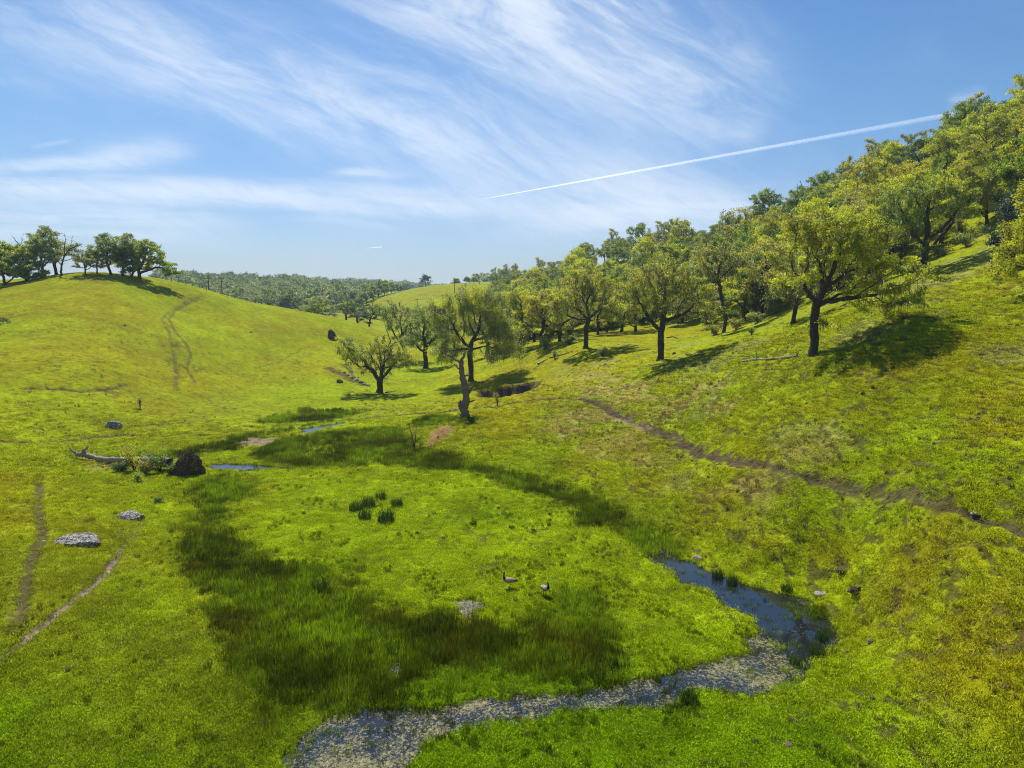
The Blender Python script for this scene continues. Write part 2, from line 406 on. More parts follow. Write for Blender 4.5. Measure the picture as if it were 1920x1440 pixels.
def ground_masks(x, y, z=None):
    M = {}
    r = np.hypot(x, y)
    w1 = fbm(x, y, 6.0, 4, 3) - .5; w2 = fbm(x, y, 1.1, 3, 4) - .5
    warp = w1 * 5 + w2 * 2.2
    m = np.zeros(len(x))
    for i_, P in enumerate(MARSH): m = np.maximum(m, 1 - ss(sdf_poly(x, y, P) + warp * (1.0 if i_ == 0 else .55), *((-3.6, 2.6) if i_ == 0 else (-1.5, 2.0))))
    m = np.maximum(m, .9 * (1 - ss(sdf_line(x, y, CREEK) + w2 * .8, .5, 1.8)))
    pn = fbm(x, y, 4.2, 4, 60) * .62 + fbm(x, y, .8, 3, 61) * .38
    M['raw'] = m; cr_ = 1 - ss(sdf_line(x, y, CREEK) + w2 * .6, .5, 1.9)
    M['marsh'] = .94 * ss(m * .62 + (pn - .5) * 1.35, .16, .72) * ss(m, .05, .35)
    M['marsh'] = np.maximum(M['marsh'], .85 * cr_)
    lu = np.maximum(1 - ss(sdf_poly(x, y, LUSH) + warp, -1, 2.5), 1 - ss(sdf_poly(x, y, LUSH2) + warp, -1, 2.5))
    M['lush'] = lu
    d = np.zeros(len(x))
    for P in DRY: d = np.maximum(d, 1 - ss(sdf_poly(x, y, P) + warp * 1.2, -1.5, 2.5))
    M['dry'] = d
    t = np.zeros(len(x)); tp = np.zeros(len(x)); br = fbm(x, y, .55, 3, 90)
    for P, w, s in TRAILS:
        lo, hi = P.min(0) - 4, P.max(0) + 4
        k = np.where((x > lo[0]) & (x < hi[0]) & (y > lo[1]) & (y < hi[1]))[0]
        if len(k):
            dd = sdf_line(x[k], y[k], P) + (br[k] - .5) * w * 2.2
            t[k] = np.maximum(t[k], s * (1 - ss(dd, w * .5, w * 1.45)) * ss(br[k], .50 - .45 * s, .66 - .40 * s))
            tp[k] = np.maximum(tp[k], s * (1 - ss(sdf_line(x[k], y[k], P), w * 1.0, w * 2.0)))
    M['mud'] = t; M['trail'] = tp
    rr_ = np.hypot(x, y)
    zone = np.clip(.38 + .85 * ss(x, 6, 16) * (1 - ss(rr_, 45, 90)) + .5 * ss(x, 0, 6) * ss(y, 45, 55) * (1 - ss(rr_, 75, 100)) + .35 * ss(fbm(x, y, 7, 3, 83), .5, .7), 0, 1.2) * (1 - .8 * m)
    M['pit'] = np.clip(ss(fbm(x, y * .5, .36, 3, 82, .55) * .8 + fbm(x, y, 2.5, 2, 85) * .2, .660 - .085 * zone, .735 - .08 * zone) * np.minimum(zone + .2, 1) * .72, 0, 1) * (1 - ss(rr_, 110, 170))
    M['cut'] = 1 - ss(sdf_poly(x, y, CUT) + (br - .5) * 1.6, -.25, .25)
    M['orange'] = (1 - ss(sdf_poly(x, y, MOUND) + (br - .5) * 2.0, -.3, .5))
    b = np.zeros(len(x))
    for P, s in BARS: b = np.maximum(b, s * (1 - ss(sdf_poly(x, y, P) + (br - .5) * 2.5, -.4, .4)))
    b = np.maximum(b, .95 * (1 - ss(sdf_line(x, y, PALEPATH) + (br - .5) * .2, .10, .22)))
    M['bar'] = b
    wet = np.full(len(x), 50.)
    for P in (STREAM, POND_A, POND_B, POND_C, POND_D): wet = np.minimum(wet, sdf_poly(x, y, P) - (.28 if P is STREAM else 0) + (fbm(x, y, .9, 4, 77) - .5) * 1.4)
    M['wet'] = wet
    return M


def ground_colour(x, y, M, z):
    n = fbm(x, y, 14, 4, 31)[:, None]; n2 = fbm(x, y, 2.6, 4, 32)[:, None]; n3 = fbm(x, y, 38, 3, 33)[:, None]
    r = np.hypot(x, y)
    base_l = ss(n * .55 + n2 * .30 + n3 * .15, .40, .60)
    valley = (1 - ss(z, .3, 1.6))[:, None] * .6
    c = C_OLIVE * (1 - base_l * .6) + C_LUSH * base_l * .6
    c = c * (1 - valley) + C_LUSH * valley
    l = M['lush'][:, None] * .85
    c = c * (1 - l) + C_LUSH * (.86 + .34 * n2) * l
    c = c * (.74 + .52 * n2)
    greener = ((1 - ss(r, 24, 36)) * (1 - ss(x, 9, 16)) * .75)[:, None] * (1 - .45 * base_l) + (.35 * ss(fbm(x, y, 11, 3, 35), .45, .6) * (1 - ss(r, 50, 80)))[:, None]  # darker, greener grass tone close to the viewpoint, plus scattered blotches
    greener = np.clip(greener, 0, .85)
    c = c * (1 - greener) + np.array([.125, .225, .001]) * (.70 + .6 * n2) * greener
    # rusty seeding grass in blotches, pale bleached blotches on the right-hand slope
    rust = ss(fbm(x, y, 9, 4, 51), .52, .66)[:, None] * .24 * (1 - l)
    c = c * (1 - rust) + C_RUST * 1.15 * rust
    right = ss(x, -2, 14) * ss(z, .8, 2.0) * (1 - ss(r, 90, 140))
    pale = (right * ss(fbm(x, y, 5, 4, 52), .54, .70) * .42)[:, None]
    c = c * (1 - pale) + C_PALE * .8 * pale
    d = (M['dry'] * ss(fbm(x, y, 2.4, 4, 53), .30, .66) * .72)[:, None]
    c = c * (1 - d) + C_DRY * d
    m = M['marsh'][:, None]
    mc = C_MARSH * (1 - .5 * ss(n2, .5, .7)) + C_RUST * .75 * .5 * ss(n2, .5, .7)
    c = c * (1 - m) + mc * m
    for k, cc in (('pit', np.array([.062, .048, .020])), ('mud', C_MUD), ('bar', np.array([.26, .20, .125])), ('orange', C_ORANGE), ('cut', np.array([.125, .082, .048]))):
        q = M[k][:, None]
        c = c * (1 - q) + cc * (.6 + .8 * fbm(x, y, .5, 3, 70)[:, None]) * q
    # bed of the creek and its algae fringe
    q = (1 - ss(M['wet'], -.35, .05))[:, None]
    c = c * (1 - q) + np.array([.045, .036, .026]) * q
    return np.clip(c, .002, 1)


# ------------------------------------------------------------------ mesh helpers
def mesh_np(name, verts, faces, mats=(), smooth=False, fattr=None, vcol=None, mat_idx=None):
    verts = np.asarray(verts, np.float32); faces = np.asarray(faces, np.int32)
    me = bpy.data.meshes.new(name); k = faces.shape[1]
    me.vertices.add(len(verts)); me.vertices.foreach_set('co', verts.ravel())
    me.loops.add(faces.size); me.loops.foreach_set('vertex_index', faces.ravel())
    me.polygons.add(len(faces)); me.polygons.foreach_set('loop_start', np.arange(0, faces.size, k, dtype=np.int32))
    me.polygons.foreach_set('use_smooth', np.full(len(faces), bool(smooth)))
    for m in mats: me.materials.append(m)
    if mat_idx is not None: me.polygons.foreach_set('material_index', np.asarray(mat_idx, np.int32))
    if fattr is not None:
        for nm, v in fattr.items():
            v = np.asarray(v, np.float32)
            if v.ndim == 1: a = me.attributes.new(nm, 'FLOAT', 'FACE'); a.data.foreach_set('value', v)
            else: a = me.attributes.new(nm, 'FLOAT_VECTOR', 'FACE'); a.data.foreach_set('vector', v.ravel())
    if vcol is not None:
        for nm, v in vcol.items():
            v = np.asarray(v, np.float32)
            if v.ndim == 1: a = me.attributes.new(nm, 'FLOAT', 'POINT'); a.data.foreach_set('value', v)
            else: a = me.attributes.new(nm, 'FLOAT_VECTOR', 'POINT'); a.data.foreach_set('vector', v.ravel())
    me.update(calc_edges=True)
    return me


def link(name, me, parent=None, loc=None, rot=None, label=None, cat=None, group=None, kind=None):
    o = bpy.data.objects.new(name, me); COL.objects.link(o)
    if parent is not None: o.parent = parent
    if loc is not None: o.location = loc
    if rot is not None: o.rotation_euler = rot
    for k, v in (('label', label), ('category', cat), ('group', group), ('kind', kind)):
        if v: o[k] = v
    return o


def mat_new(name):
    m = bpy.data.materials.new(name); m.use_nodes = True; m.node_tree.nodes.clear(); return m, NT(m.node_tree)


def finish(T, shader, bump=None, disp=None):
    o = T.node('ShaderNodeOutputMaterial'); T.l.new(shader, o.inputs['Surface'])


def principled(T, col, rough=.9, spec=.2, normal=None, **kw):
    p = T.node('ShaderNodeBsdfPrincipled')
    T.put(p.inputs['Base Color'], (*col, 1) if isinstance(col, tuple) and len(col) == 3 else col)
    T.put(p.inputs['Roughness'], rough); T.put(p.inputs['Specular IOR Level'], spec)
    if normal is not None: T.l.new(normal, p.inputs['Normal'])
    for k, v in kw.items(): T.put(p.inputs[k], v)
    return p.outputs[0]


def bump(T, h, strength=.5, dist=.05):
    b = T.node('ShaderNodeBump'); b.inputs['Strength'].default_value = strength; b.inputs['Distance'].default_value = dist
    T.l.new(h, b.inputs['Height']); return b.outputs[0]


def attr(T, name, kind='GEOMETRY', out='Vector'):
    n = T.node('ShaderNodeAttribute'); n.attribute_name = name; n.attribute_type = kind; return n.outputs[out]


def leafy(T, col, trans=.35, normal=None, rough=.6, spec=.15):
    p = principled(T, col, rough, spec, normal)
    t = T.node('ShaderNodeBsdfTranslucent'); T.put(t.inputs[0], T.mix(1.0, col, (1.45, 1.35, .6), 'MULTIPLY'))
    mx = T.node('ShaderNodeMixShader'); mx.inputs[0].default_value = trans
    T.l.new(p, mx.inputs[1]); T.l.new(t.outputs[0], mx.inputs[2]); return mx.outputs[0]


# ground material
MG, T = mat_new('meadow_ground')
tc = T.node('ShaderNodeTexCoord').outputs['Object']
base = attr(T, 'tint')
nA = T.noise(tc, 5.0, 5, .7); nB = T.noise(tc, 1.3, 5, .6); nD = T.noise(tc, .22, 5, .6)
v = T.m('MULTIPLY', T.mapr(nA, .25, .75, .62, 1.32, False), T.mapr(nB, .3, .7, .70, 1.26, False))
v = T.m('MULTIPLY', v, T.mapr(nD, .3, .7, .88, 1.12, False))
c = T.mix(1.0, base, T.xyz(v, v, v), 'MULTIPLY')
pitn = T.noise(tc, 2.4, 4, .65, .4); pit = T.m('MULTIPLY', T.mapr(pitn, .60, .68), attr(T, 'pit', out='Fac'))
c = T.mix(T.m('MULTIPLY', pit, .85), c, (.058, .040, .018))
hh = T.m('ADD', nA, T.m('MULTIPLY', pit, -1.5))
hh = T.m('ADD', hh, T.m('MULTIPLY', nB, 1.6))
finish(T, principled(T, c, .95, .02, bump(T, hh, .9, .16)))

MGR, T = mat_new('grass_blades')
ti = attr(T, 'tint', 'INSTANCER'); sh = attr(T, 'shade', out='Fac')
c = T.mix(1.0, ti, T.xyz(sh, sh, T.m('MULTIPLY', sh, .9)), 'MULTIPLY')
nn = T.node('ShaderNodeNewGeometry').outputs['Normal']
up = T.node('ShaderNodeVectorMath', operation='ADD'); up.inputs[1].default_value = (0, 0, 1.6); T.l.new(nn, up.inputs[0])
un = T.node('ShaderNodeVectorMath', operation='NORMALIZE'); T.l.new(up.outputs[0], un.inputs[0])
finish(T, leafy(T, c, .22, normal=un.outputs[0], rough=.9, spec=.03))

MGB, T = mat_new('rush_blades')
sh = attr(T, 'shade', out='Fac')
c = T.mix(1.0, (.050, .098, .014), T.xyz(sh, sh, sh), 'MULTIPLY')
finish(T, leafy(T, c, .25))


def water_mat(name, scum):
    M_, T = mat_new(name)
    tc = T.node('ShaderNodeTexCoord').outputs['Object']
    n = T.noise(tc, 2.5, 3, .5)
    w = principled(T, (.012, .016, .016), .03, .9, bump(T, n, .12, .02), **{'IOR': 1.45})
    lg = T.noise(tc, .55, 3, .6, .4); am = attr(T, 'scum', out='Fac'); fn = T.noise(tc, 8.5, 6, .85, .3)
    f = T.m('ADD', T.m('ADD', fn, T.m('MULTIPLY', T.m('SUBTRACT', lg, .5), .42)), T.m('MULTIPLY', am, .115))
    f = T.mapr(f, .60, .67)
    cc = T.mix(T.mapr(T.noise(tc, 8, 5, .8), .35, .65), (.060, .062, .016), (.30, .265, .135))
    s = principled(T, cc, .8, .2)
    mx = T.node('ShaderNodeMixShader'); T.l.new(f, mx.inputs[0]); T.l.new(w, mx.inputs[1]); T.l.new(s, mx.inputs[2])
    finish(T, mx.outputs[0]); return M_


MW = water_mat('creek_water', True)

# ------------------------------------------------------------------ ground sheet
th_d = np.linspace(R(-58), R(58), 1200)
th_c1 = np.linspace(R(58), R(180), 60)[1:]; th_c0 = np.linspace(R(-180), R(-58), 60)[:-1]
TH = np.concatenate([th_c0, th_d, th_c1])
rs = [2.0]
while rs[-1] < 16: rs.append(rs[-1] * 1.05)
while rs[-1] < 110: rs.append(rs[-1] * 1.0042)
while rs[-1] < 900: rs.append(rs[-1] * 1.0075)
while rs[-1] < 9000: rs.append(rs[-1] * 1.04)
rs = np.array(rs)
gx = (np.sin(TH)[None] * rs[:, None]).ravel(); gy = (np.cos(TH)[None] * rs[:, None]).ravel()
gz = height(gx, gy)
nt_, nr = len(TH), len(rs)
ii = (np.arange(nr - 1)[:, None] * nt_ + np.arange(nt_ - 1)[None]).ravel()
faces = np.stack([ii, ii + 1, ii + nt_ + 1, ii + nt_], 1)[:, ::-1]
GM = ground_masks(gx, gy)
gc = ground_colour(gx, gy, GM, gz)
rr = np.hypot(gx, gy)
pitf = np.clip(ss(gz, .5, 2.0) * .55 + .22 + .5 * ss(gx, 8, 20) * (1 - ss(rr, 50, 75)), 0, 1) * (1 - GM['marsh']) * ss(fbm(gx, gy, 8, 3, 81), .38, .62) * (1 - .85 * ss(rr, 75, 130))
pitf = np.clip(pitf + GM['mud'] * .8, 0, 1)
# centre cap
ci = len(gx)
V0 = np.stack([gx, gy, gz], 1); V0 = np.vstack([V0, [[0, 0, float(gz[:nt_].mean())]]])
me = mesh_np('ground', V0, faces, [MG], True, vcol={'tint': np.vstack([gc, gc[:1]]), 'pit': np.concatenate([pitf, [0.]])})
link('ground', me, kind='structure')
cap = [(0, 0, float(gz[:nt_].mean()))] + [tuple(V0[i]) for i in range(0, nt_, 20)]
ground = bpy.data.objects['ground']

# water sheets
def water_sheet(name, P, z, grow, label, step=.12, scum=None):
    lo, hi = P.min(0) - grow, P.max(0) + grow
    nx, ny = max(4, int((hi[0] - lo[0]) / step)), max(4, int((hi[1] - lo[1]) / step))
    X, Yv = np.meshgrid(np.linspace(lo[0], hi[0], nx), np.linspace(lo[1], hi[1], ny)); x = X.ravel(); y = Yv.ravel()
    d = sdf_poly(x, y, P)
    keep = d < grow
    i = (np.arange(ny - 1)[:, None] * nx + np.arange(nx - 1)[None]).ravel()
    f = np.stack([i, i + 1, i + nx + 1, i + nx], 1); f = f[keep[f].all(1)]
    used = np.unique(f); mp = np.full(len(x), -1); mp[used] = np.arange(len(used))
    sc = scum(x[used], y[used]) if scum else np.zeros(len(used))
    me = mesh_np(name, np.stack([x[used], y[used], np.full(len(used), z)], 1), mp[f], [MW], False, vcol={'scum': sc})
    return link(name, me, kind='structure', label=label)


CLEAR = poly0([(1215, 1010), (1300, 1025), (1480, 1095), (1560, 1165), (1555, 1220), (1500, 1240), (1460, 1200), (1420, 1180), (1370, 1140), (1260, 1085)])
def scum_f(x, y):
    d = sdf_poly(x, y, CLEAR); return ss(d + (fbm(x, y, 2, 3, 14) - .5) * 1.5, -.6, .7) * .95 - .25 * (1 - ss(d, -1, 0)) 
water_sheet('creek_water', STREAM, -.075, 1.1, 'shallow creek water with floating algae', scum=scum_f)
water_sheet('pond_water', POND_A, -.06, .6, 'small blue pool of open water')
water_sheet('pool_water', POND_B, -.06, .6, 'narrow pool of pale water beside the root plate')
water_sheet('marsh_pool_water', POND_C, -.06, .6, 'wet pocket in the rushes below the geese', scum=lambda x, y: np.full(len(x), 1.5))
water_sheet('marsh_puddle_water', POND_D, -.06, .5, 'small wet gap in the rushes', scum=lambda x, y: np.full(len(x), 1.3))
# thin trickle of the creek further up
Pc = []
for i in range(len(CREEK) - 1):
    for t in np.linspace(0, 1, 12, endpoint=False): Pc.append(CREEK[i] * (1 - t) + CREEK[i + 1] * t)
Pc = np.array(Pc); tg = np.gradient(Pc, axis=0); tg /= np.linalg.norm(tg, axis=1)[:, None]; nm = np.stack([-tg[:, 1], tg[:, 0]], 1)
L_, R_ = Pc + nm * .3, Pc - nm * .3
vv = np.vstack([np.c_[L_, np.full(len(Pc), -.09)], np.c_[R_, np.full(len(Pc), -.09)]]); n_ = len(Pc); k_ = np.arange(n_ - 1)
link('trickle_water', mesh_np('trickle_water', vv, np.stack([k_, k_ + 1, k_ + 1 + n_, k_ + n_], 1), [MW], vcol={'scum': np.full(len(vv), .35)}), kind='structure')

# ------------------------------------------------------------------ grass, rushes (uncountable)
def blades_mesh(name, n, rad, hmin, hmax, wid, bend, seed, mat, seg=2, shade=(.55, 1.35)):
    g = np.random.default_rng(seed)
    V_, F_, S_ = [], [], []
    for i in range(n):
        a = g.uniform(0, 6.283); r_ = rad * math.sqrt(g.uniform()); bx, by = r_ * math.cos(a), r_ * math.sin(a)
        h = g.uniform(hmin, hmax); w = wid * g.uniform(.7, 1.3); fa = g.uniform(0, 6.283); cx, cy = math.cos(fa) * w, math.sin(fa) * w
        la = g.uniform(0, 6.283); lb = g.uniform(.2, 1) * bend * h; lx, ly = math.cos(la) * lb, math.sin(la) * lb
        b0 = len(V_); s = g.uniform(*shade)
        V_ += [(bx - cx, by - cy, -.03), (bx + cx, by + cy, -.03), (bx + lx * .3 + cx * .8, by + ly * .3 + cy * .8, h * .6), (bx + lx * .3 - cx * .8, by + ly * .3 - cy * .8, h * .6),
               (bx + lx + cx * .12, by + ly + cy * .12, h), (bx + lx - cx * .12, by + ly - cy * .12, h)]
        F_ += [(b0, b0 + 1, b0 + 2, b0 + 3), (b0 + 3, b0 + 2, b0 + 4, b0 + 5)]; S_ += [s * .9, s * 1.08]
    return mesh_np(name, V_, F_, [mat], False, fattr={'shade': S_})


def gn_scatter(name, pts, rot, scl, idx, tint, protos, label):
    col = bpy.data.collections.new(name + '_kinds')
    for m in protos: col.objects.link(bpy.data.objects.new(m.name, m))
    me = bpy.data.meshes.new(name); me.vertices.add(len(pts)); me.vertices.foreach_set('co', np.asarray(pts, np.float32).ravel())
    for nm, ty, key, v_ in (('rot', 'FLOAT_VECTOR', 'vector', rot), ('scl', 'FLOAT_VECTOR', 'vector', scl), ('tint', 'FLOAT_VECTOR', 'vector', tint), ('idx', 'INT', 'value', idx)):
        a = me.attributes.new(nm, ty, 'POINT'); a.data.foreach_set(key, np.asarray(v_, np.int32 if ty == 'INT' else np.float32).ravel())
    o = link(name, me, kind='stuff', label=label)
    ng = bpy.data.node_groups.new(name, 'GeometryNodeTree')
    ng.interface.new_socket('Geometry', in_out='INPUT', socket_type='NodeSocketGeometry'); ng.interface.new_socket('Geometry', in_out='OUTPUT', socket_type='NodeSocketGeometry')
    N, L = ng.nodes, ng.links
    gi = N.new('NodeGroupInput'); go = N.new('NodeGroupOutput'); ip = N.new('GeometryNodeInstanceOnPoints'); cif = N.new('GeometryNodeCollectionInfo')
    cif.inputs['Collection'].default_value = col; cif.inputs['Separate Children'].default_value = True; cif.inputs['Reset Children'].default_value = True
    def na(nm, ty):
        q = N.new('GeometryNodeInputNamedAttribute'); q.data_type = ty; q.inputs['Name'].default_value = nm
        return [s for s in q.outputs if s.name == 'Attribute' and s.enabled][0]
    L.new(gi.outputs[0], ip.inputs['Points']); L.new(cif.outputs[0], ip.inputs['Instance']); ip.inputs['Pick Instance'].default_value = True
    L.new(na('idx', 'INT'), ip.inputs['Instance Index']); L.new(na('rot', 'FLOAT_VECTOR'), ip.inputs['Rotation']); L.new(na('scl', 'FLOAT_VECTOR'), ip.inputs['Scale'])
    L.new(ip.outputs[0], go.inputs[0])
    md = o.modifiers.new('scatter', 'NODES'); md.node_group = ng
    return o


turf = [blades_mesh('turf_patch', 46, .36, .025, .075, .011, 1.6, 100 + i, MGR, shade=(.72, 1.5)) for i in range(5)]
mtuft = [blades_mesh('meadow_tuft', 26, .12, .10, .24, .012, .5, 140 + i, MGR, shade=(.55, 1.15)) for i in range(3)]
rushp = [blades_mesh('rush_patch', 24, .28, .18, .46, .010, .30, 120 + i, MGR, shade=(.6, 1.3)) for i in range(4)]


def sample_polar(n, rmin, rmax, tmax, g):
    # density falling with distance: log-uniform radius ** 1.3
    a = g.uniform(-tmax, tmax, n); u = g.uniform(size=n); r = (rmin ** .9 + (rmax ** .9 - rmin ** .9) * u) ** (1 / .9)
    return np.sin(a) * r, np.cos(a) * r


g1 = np.random.default_rng(5)
x, y = sample_polar(105000, 17, 100, R(57), g1)
z = height(x, y); GMs = ground_masks(x, y)
keep = (g1.uniform(size=len(x)) < 1 - ss(np.hypot(x, y), 55, 98)) & (GMs['wet'] > -.05) & (GMs['mud'] < .3) & (GMs['pit'] < .25 + .5 * g1.uniform(size=len(x))) & (GMs['trail'] < .35 + .65 * g1.uniform(size=len(x))) & (GMs['cut'] < .3) & (GMs['orange'] < .4) & (GMs['bar'] < .4) & (sdf_line(x, y, CREEK) > .2)
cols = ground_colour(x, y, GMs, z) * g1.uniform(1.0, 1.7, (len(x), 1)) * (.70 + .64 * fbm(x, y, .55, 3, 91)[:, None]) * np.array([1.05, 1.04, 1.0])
r_ = np.hypot(x, y); s = g1.uniform(.75, 1.35, len(x)) * (1 + .6 * ss(r_, 40, 100))
tall = .55 + 1.0 * fbm(x, y, 1.2, 3, 61)
k = np.where(keep)[0]
rot = np.c_[g1.uniform(-.15, .15, (len(x), 2)), g1.uniform(0, 6.28, len(x))]
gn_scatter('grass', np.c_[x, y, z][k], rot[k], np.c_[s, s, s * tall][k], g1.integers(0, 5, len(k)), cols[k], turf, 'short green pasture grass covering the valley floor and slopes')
x, y = sample_polar(42000, 17, 112, R(57), g1)
z = height(x, y); GMs = ground_masks(x, y)
pr = ss(fbm(x, y, 1.6, 3, 161), .52, .68) * (.32 + .68 * GMs['lush'] + .4 * ss(1.6 - np.abs(GMs['wet'] - .3), 0, 1.5))
pr = pr * (1 - ss(np.hypot(x, y), 60, 112))
k = np.where((GMs['wet'] > .0) & (g1.uniform(size=len(x)) < pr) & (GMs['trail'] < .3) & (GMs['cut'] < .3) & (GMs['orange'] < .4))[0]
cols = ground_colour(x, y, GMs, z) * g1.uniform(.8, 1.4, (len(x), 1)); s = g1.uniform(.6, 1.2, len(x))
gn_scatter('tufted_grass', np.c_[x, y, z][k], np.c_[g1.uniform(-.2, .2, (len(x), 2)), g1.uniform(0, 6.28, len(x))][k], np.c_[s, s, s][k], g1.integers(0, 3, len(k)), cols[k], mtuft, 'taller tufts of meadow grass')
x, y = sample_polar(12000, 17, 80, R(57), g1)
z = height(x, y); GMs = ground_masks(x, y)
k = np.where((GMs['wet'] > .1) & (g1.uniform(size=len(x)) < (.10 + .75 * ss(x, 4, 14)) * ss(fbm(x, y, 3.0, 3, 171), .50, .62)) & (GMs['trail'] < .3))[0]
s = g1.uniform(.4, 1.0, len(x))
gn_scatter('dry_stems', np.c_[x, y, z][k], np.c_[g1.uniform(-.4, .4, (len(x), 2)), g1.uniform(0, 6.28, len(x))][k], np.c_[s, s, s][k], g1.integers(0, 3, len(k)), (np.array([.34, .28, .13]) * g1.uniform(.5, 1.3, (len(x), 1)))[k], mtuft, 'dry straw coloured stems left from last year')
x, y = sample_polar(75000, 17, 120, R(30), g1)
z = height(x, y); GMs = ground_masks(x, y)
edge = (1 - ss(np.abs(GMs['wet'] + .1), .1, .45)) * .25
inw = (GMs['wet'] < 0) * (ss(fbm(x, y, .9, 3, 64), .48, .62) * .38 + .04)
pr = np.clip(GMs['marsh'] * (.55 + .6 * fbm(x, y, 1.5, 3, 66)) * (GMs['wet'] > .05) + edge + inw + .10 * GMs['raw'] * (GMs['wet'] > .05), 0, 1)
k = np.where((g1.uniform(size=len(x)) < pr) & (GMs['bar'] < .3))[0]
vb = fbm(x, y, 3.0, 4, 65)[:, None]; vr = ss(fbm(x, y, 2.2, 3, 67), .54, .70)[:, None] * .4
cc = np.array([.088, .132, .003]) * g1.uniform(.7, 2.6, (len(x), 1)) * (.55 + 1.6 * ss(vb, .32, .70)) * (1 - vr) + np.array([.17, .14, .012]) * g1.uniform(.6, 1.5, (len(x), 1)) * vr
s = g1.uniform(.6, 1.25, len(x)) * (.55 + .6 * GMs['marsh'])
z = np.maximum(z, -.12)
gn_scatter('marsh_rushes', np.c_[x, y, z][k], np.c_[g1.uniform(-.1, .1, (len(x), 2)), g1.uniform(0, 6.28, len(x))][k], np.c_[s, s, s][k], g1.integers(0, 4, len(k)), cc[k], rushp, 'dark green rushes standing in the wet ground')
# ------------------------------------------------------------------ trees: limbs grown towards clumps of foliage
def bark_mat(name, c0, c1, lich):
    M_, T = mat_new(name)
    tc = T.node('ShaderNodeTexCoord').outputs['Object']
    n = T.noise(T.node('ShaderNodeVectorMath', operation='MULTIPLY').outputs[0], 1) if False else T.noise(tc, 5.0, 6, .7)
    mp = T.node('ShaderNodeMapping'); mp.inputs['Scale'].default_value = (9, 9, 1.6); T.l.new(tc, mp.inputs['Vector'])
    n2 = T.noise(mp.outputs[0], 1.6, 5, .65)
    c = T.mix(n2, c0, c1)
    c = T.mix(T.mapr(n, .56, .68), c, lich)
    finish(T, principled(T, c, .95, .1, bump(T, n2, .9, .05)))
    return M_


M_BARK = bark_mat('oak_bark', (.030, .023, .019), (.085, .068, .055), (.15, .145, .11))
M_DEAD = bark_mat('dead_wood', (.14, .115, .095), (.42, .38, .34), (.52, .48, .44))
M_DEADD = bark_mat('weathered_wood', (.09, .07, .06), (.27, .235, .20), (.10, .08, .06))


def leaf_mat(name, dark, light, trans=.38):
    M_, T = mat_new(name)
    a = attr(T, 'leaf', out='Fac')
    c = T.mix(a, dark, light)
    nn = T.node('ShaderNodeNewGeometry').outputs['Normal']
    up_ = T.node('ShaderNodeVectorMath', operation='ADD'); up_.inputs[1].default_value = (0, 0, 1.0); T.l.new(nn, up_.inputs[0])
    un_ = T.node('ShaderNodeVectorMath', operation='NORMALIZE'); T.l.new(up_.outputs[0], un_.inputs[0])
    finish(T, leafy(T, c, trans, rough=.55, spec=.2, normal=un_.outputs[0]))
    return M_


M_SPRING = leaf_mat('spring_oak_leaves', (.17, .21, .014), (.62, .68, .035), .45)
M_OLIVE = leaf_mat('olive_oak_leaves', (.14, .15, .030), (.48, .47, .085), .42)
M_GREEN = leaf_mat('green_oak_leaves', (.085, .145, .014), (.34, .47, .030), .42)
M_DARK = leaf_mat('dark_oak_leaves', (.040, .080, .016), (.16, .25, .035), .30)
M_BLUE = leaf_mat('bay_leaves', (.022, .050, .024), (.105, .160, .085), .18)
M_GOLD = leaf_mat('yellow_oak_leaves', (.19, .195, .010), (.60, .60, .028), .45)
M_GREY = leaf_mat('grey_green_leaves', (.11, .145, .045), (.38, .45, .13), .38)
M_MOSS = leaf_mat('hanging_lichen', (.15, .16, .075), (.38, .40, .22), .3)


def tube_mesh(chains, sides_f, seed=0, rough=.0):
    """chains: list of (points Nx3, radii N). One mesh of tapered tubes."""
    V_, F_ = [], []; off = 0
    g = np.random.default_rng(seed)
    for P, rad in chains:
        n = len(P)
        if n < 2: continue
        ns = sides_f(rad[0])
        t = np.gradient(P, axis=0); t /= np.linalg.norm(t, axis=1)[:, None] + 1e-9
        a = np.array([1., 0, 0]) if abs(t[0, 0]) < .8 else np.array([0, 1., 0])
        rings = []
        for i in range(n):
            a = a - t[i] * (a @ t[i]); a /= np.linalg.norm(a) + 1e-9; b = np.cross(t[i], a)
            ang = np.arange(ns) * 2 * math.pi / ns
            rr_ = rad[i] * (1 + (g.uniform(-rough, rough, ns) if rough else 0))
            rings.append(P[i] + (np.cos(ang) * rr_)[:, None] * a + (np.sin(ang) * rr_)[:, None] * b)
        V_.append(np.vstack(rings))
        k = (np.arange(n - 1)[:, None] * ns + np.arange(ns)[None]).ravel(); k2 = (np.arange(n - 1)[:, None] * ns + (np.arange(ns)[None] + 1) % ns).ravel()
        F_.append(np.stack([k, k2, k2 + ns, k + ns], 1) + off); off += n * ns
    return np.vstack(V_), np.vstack(F_)


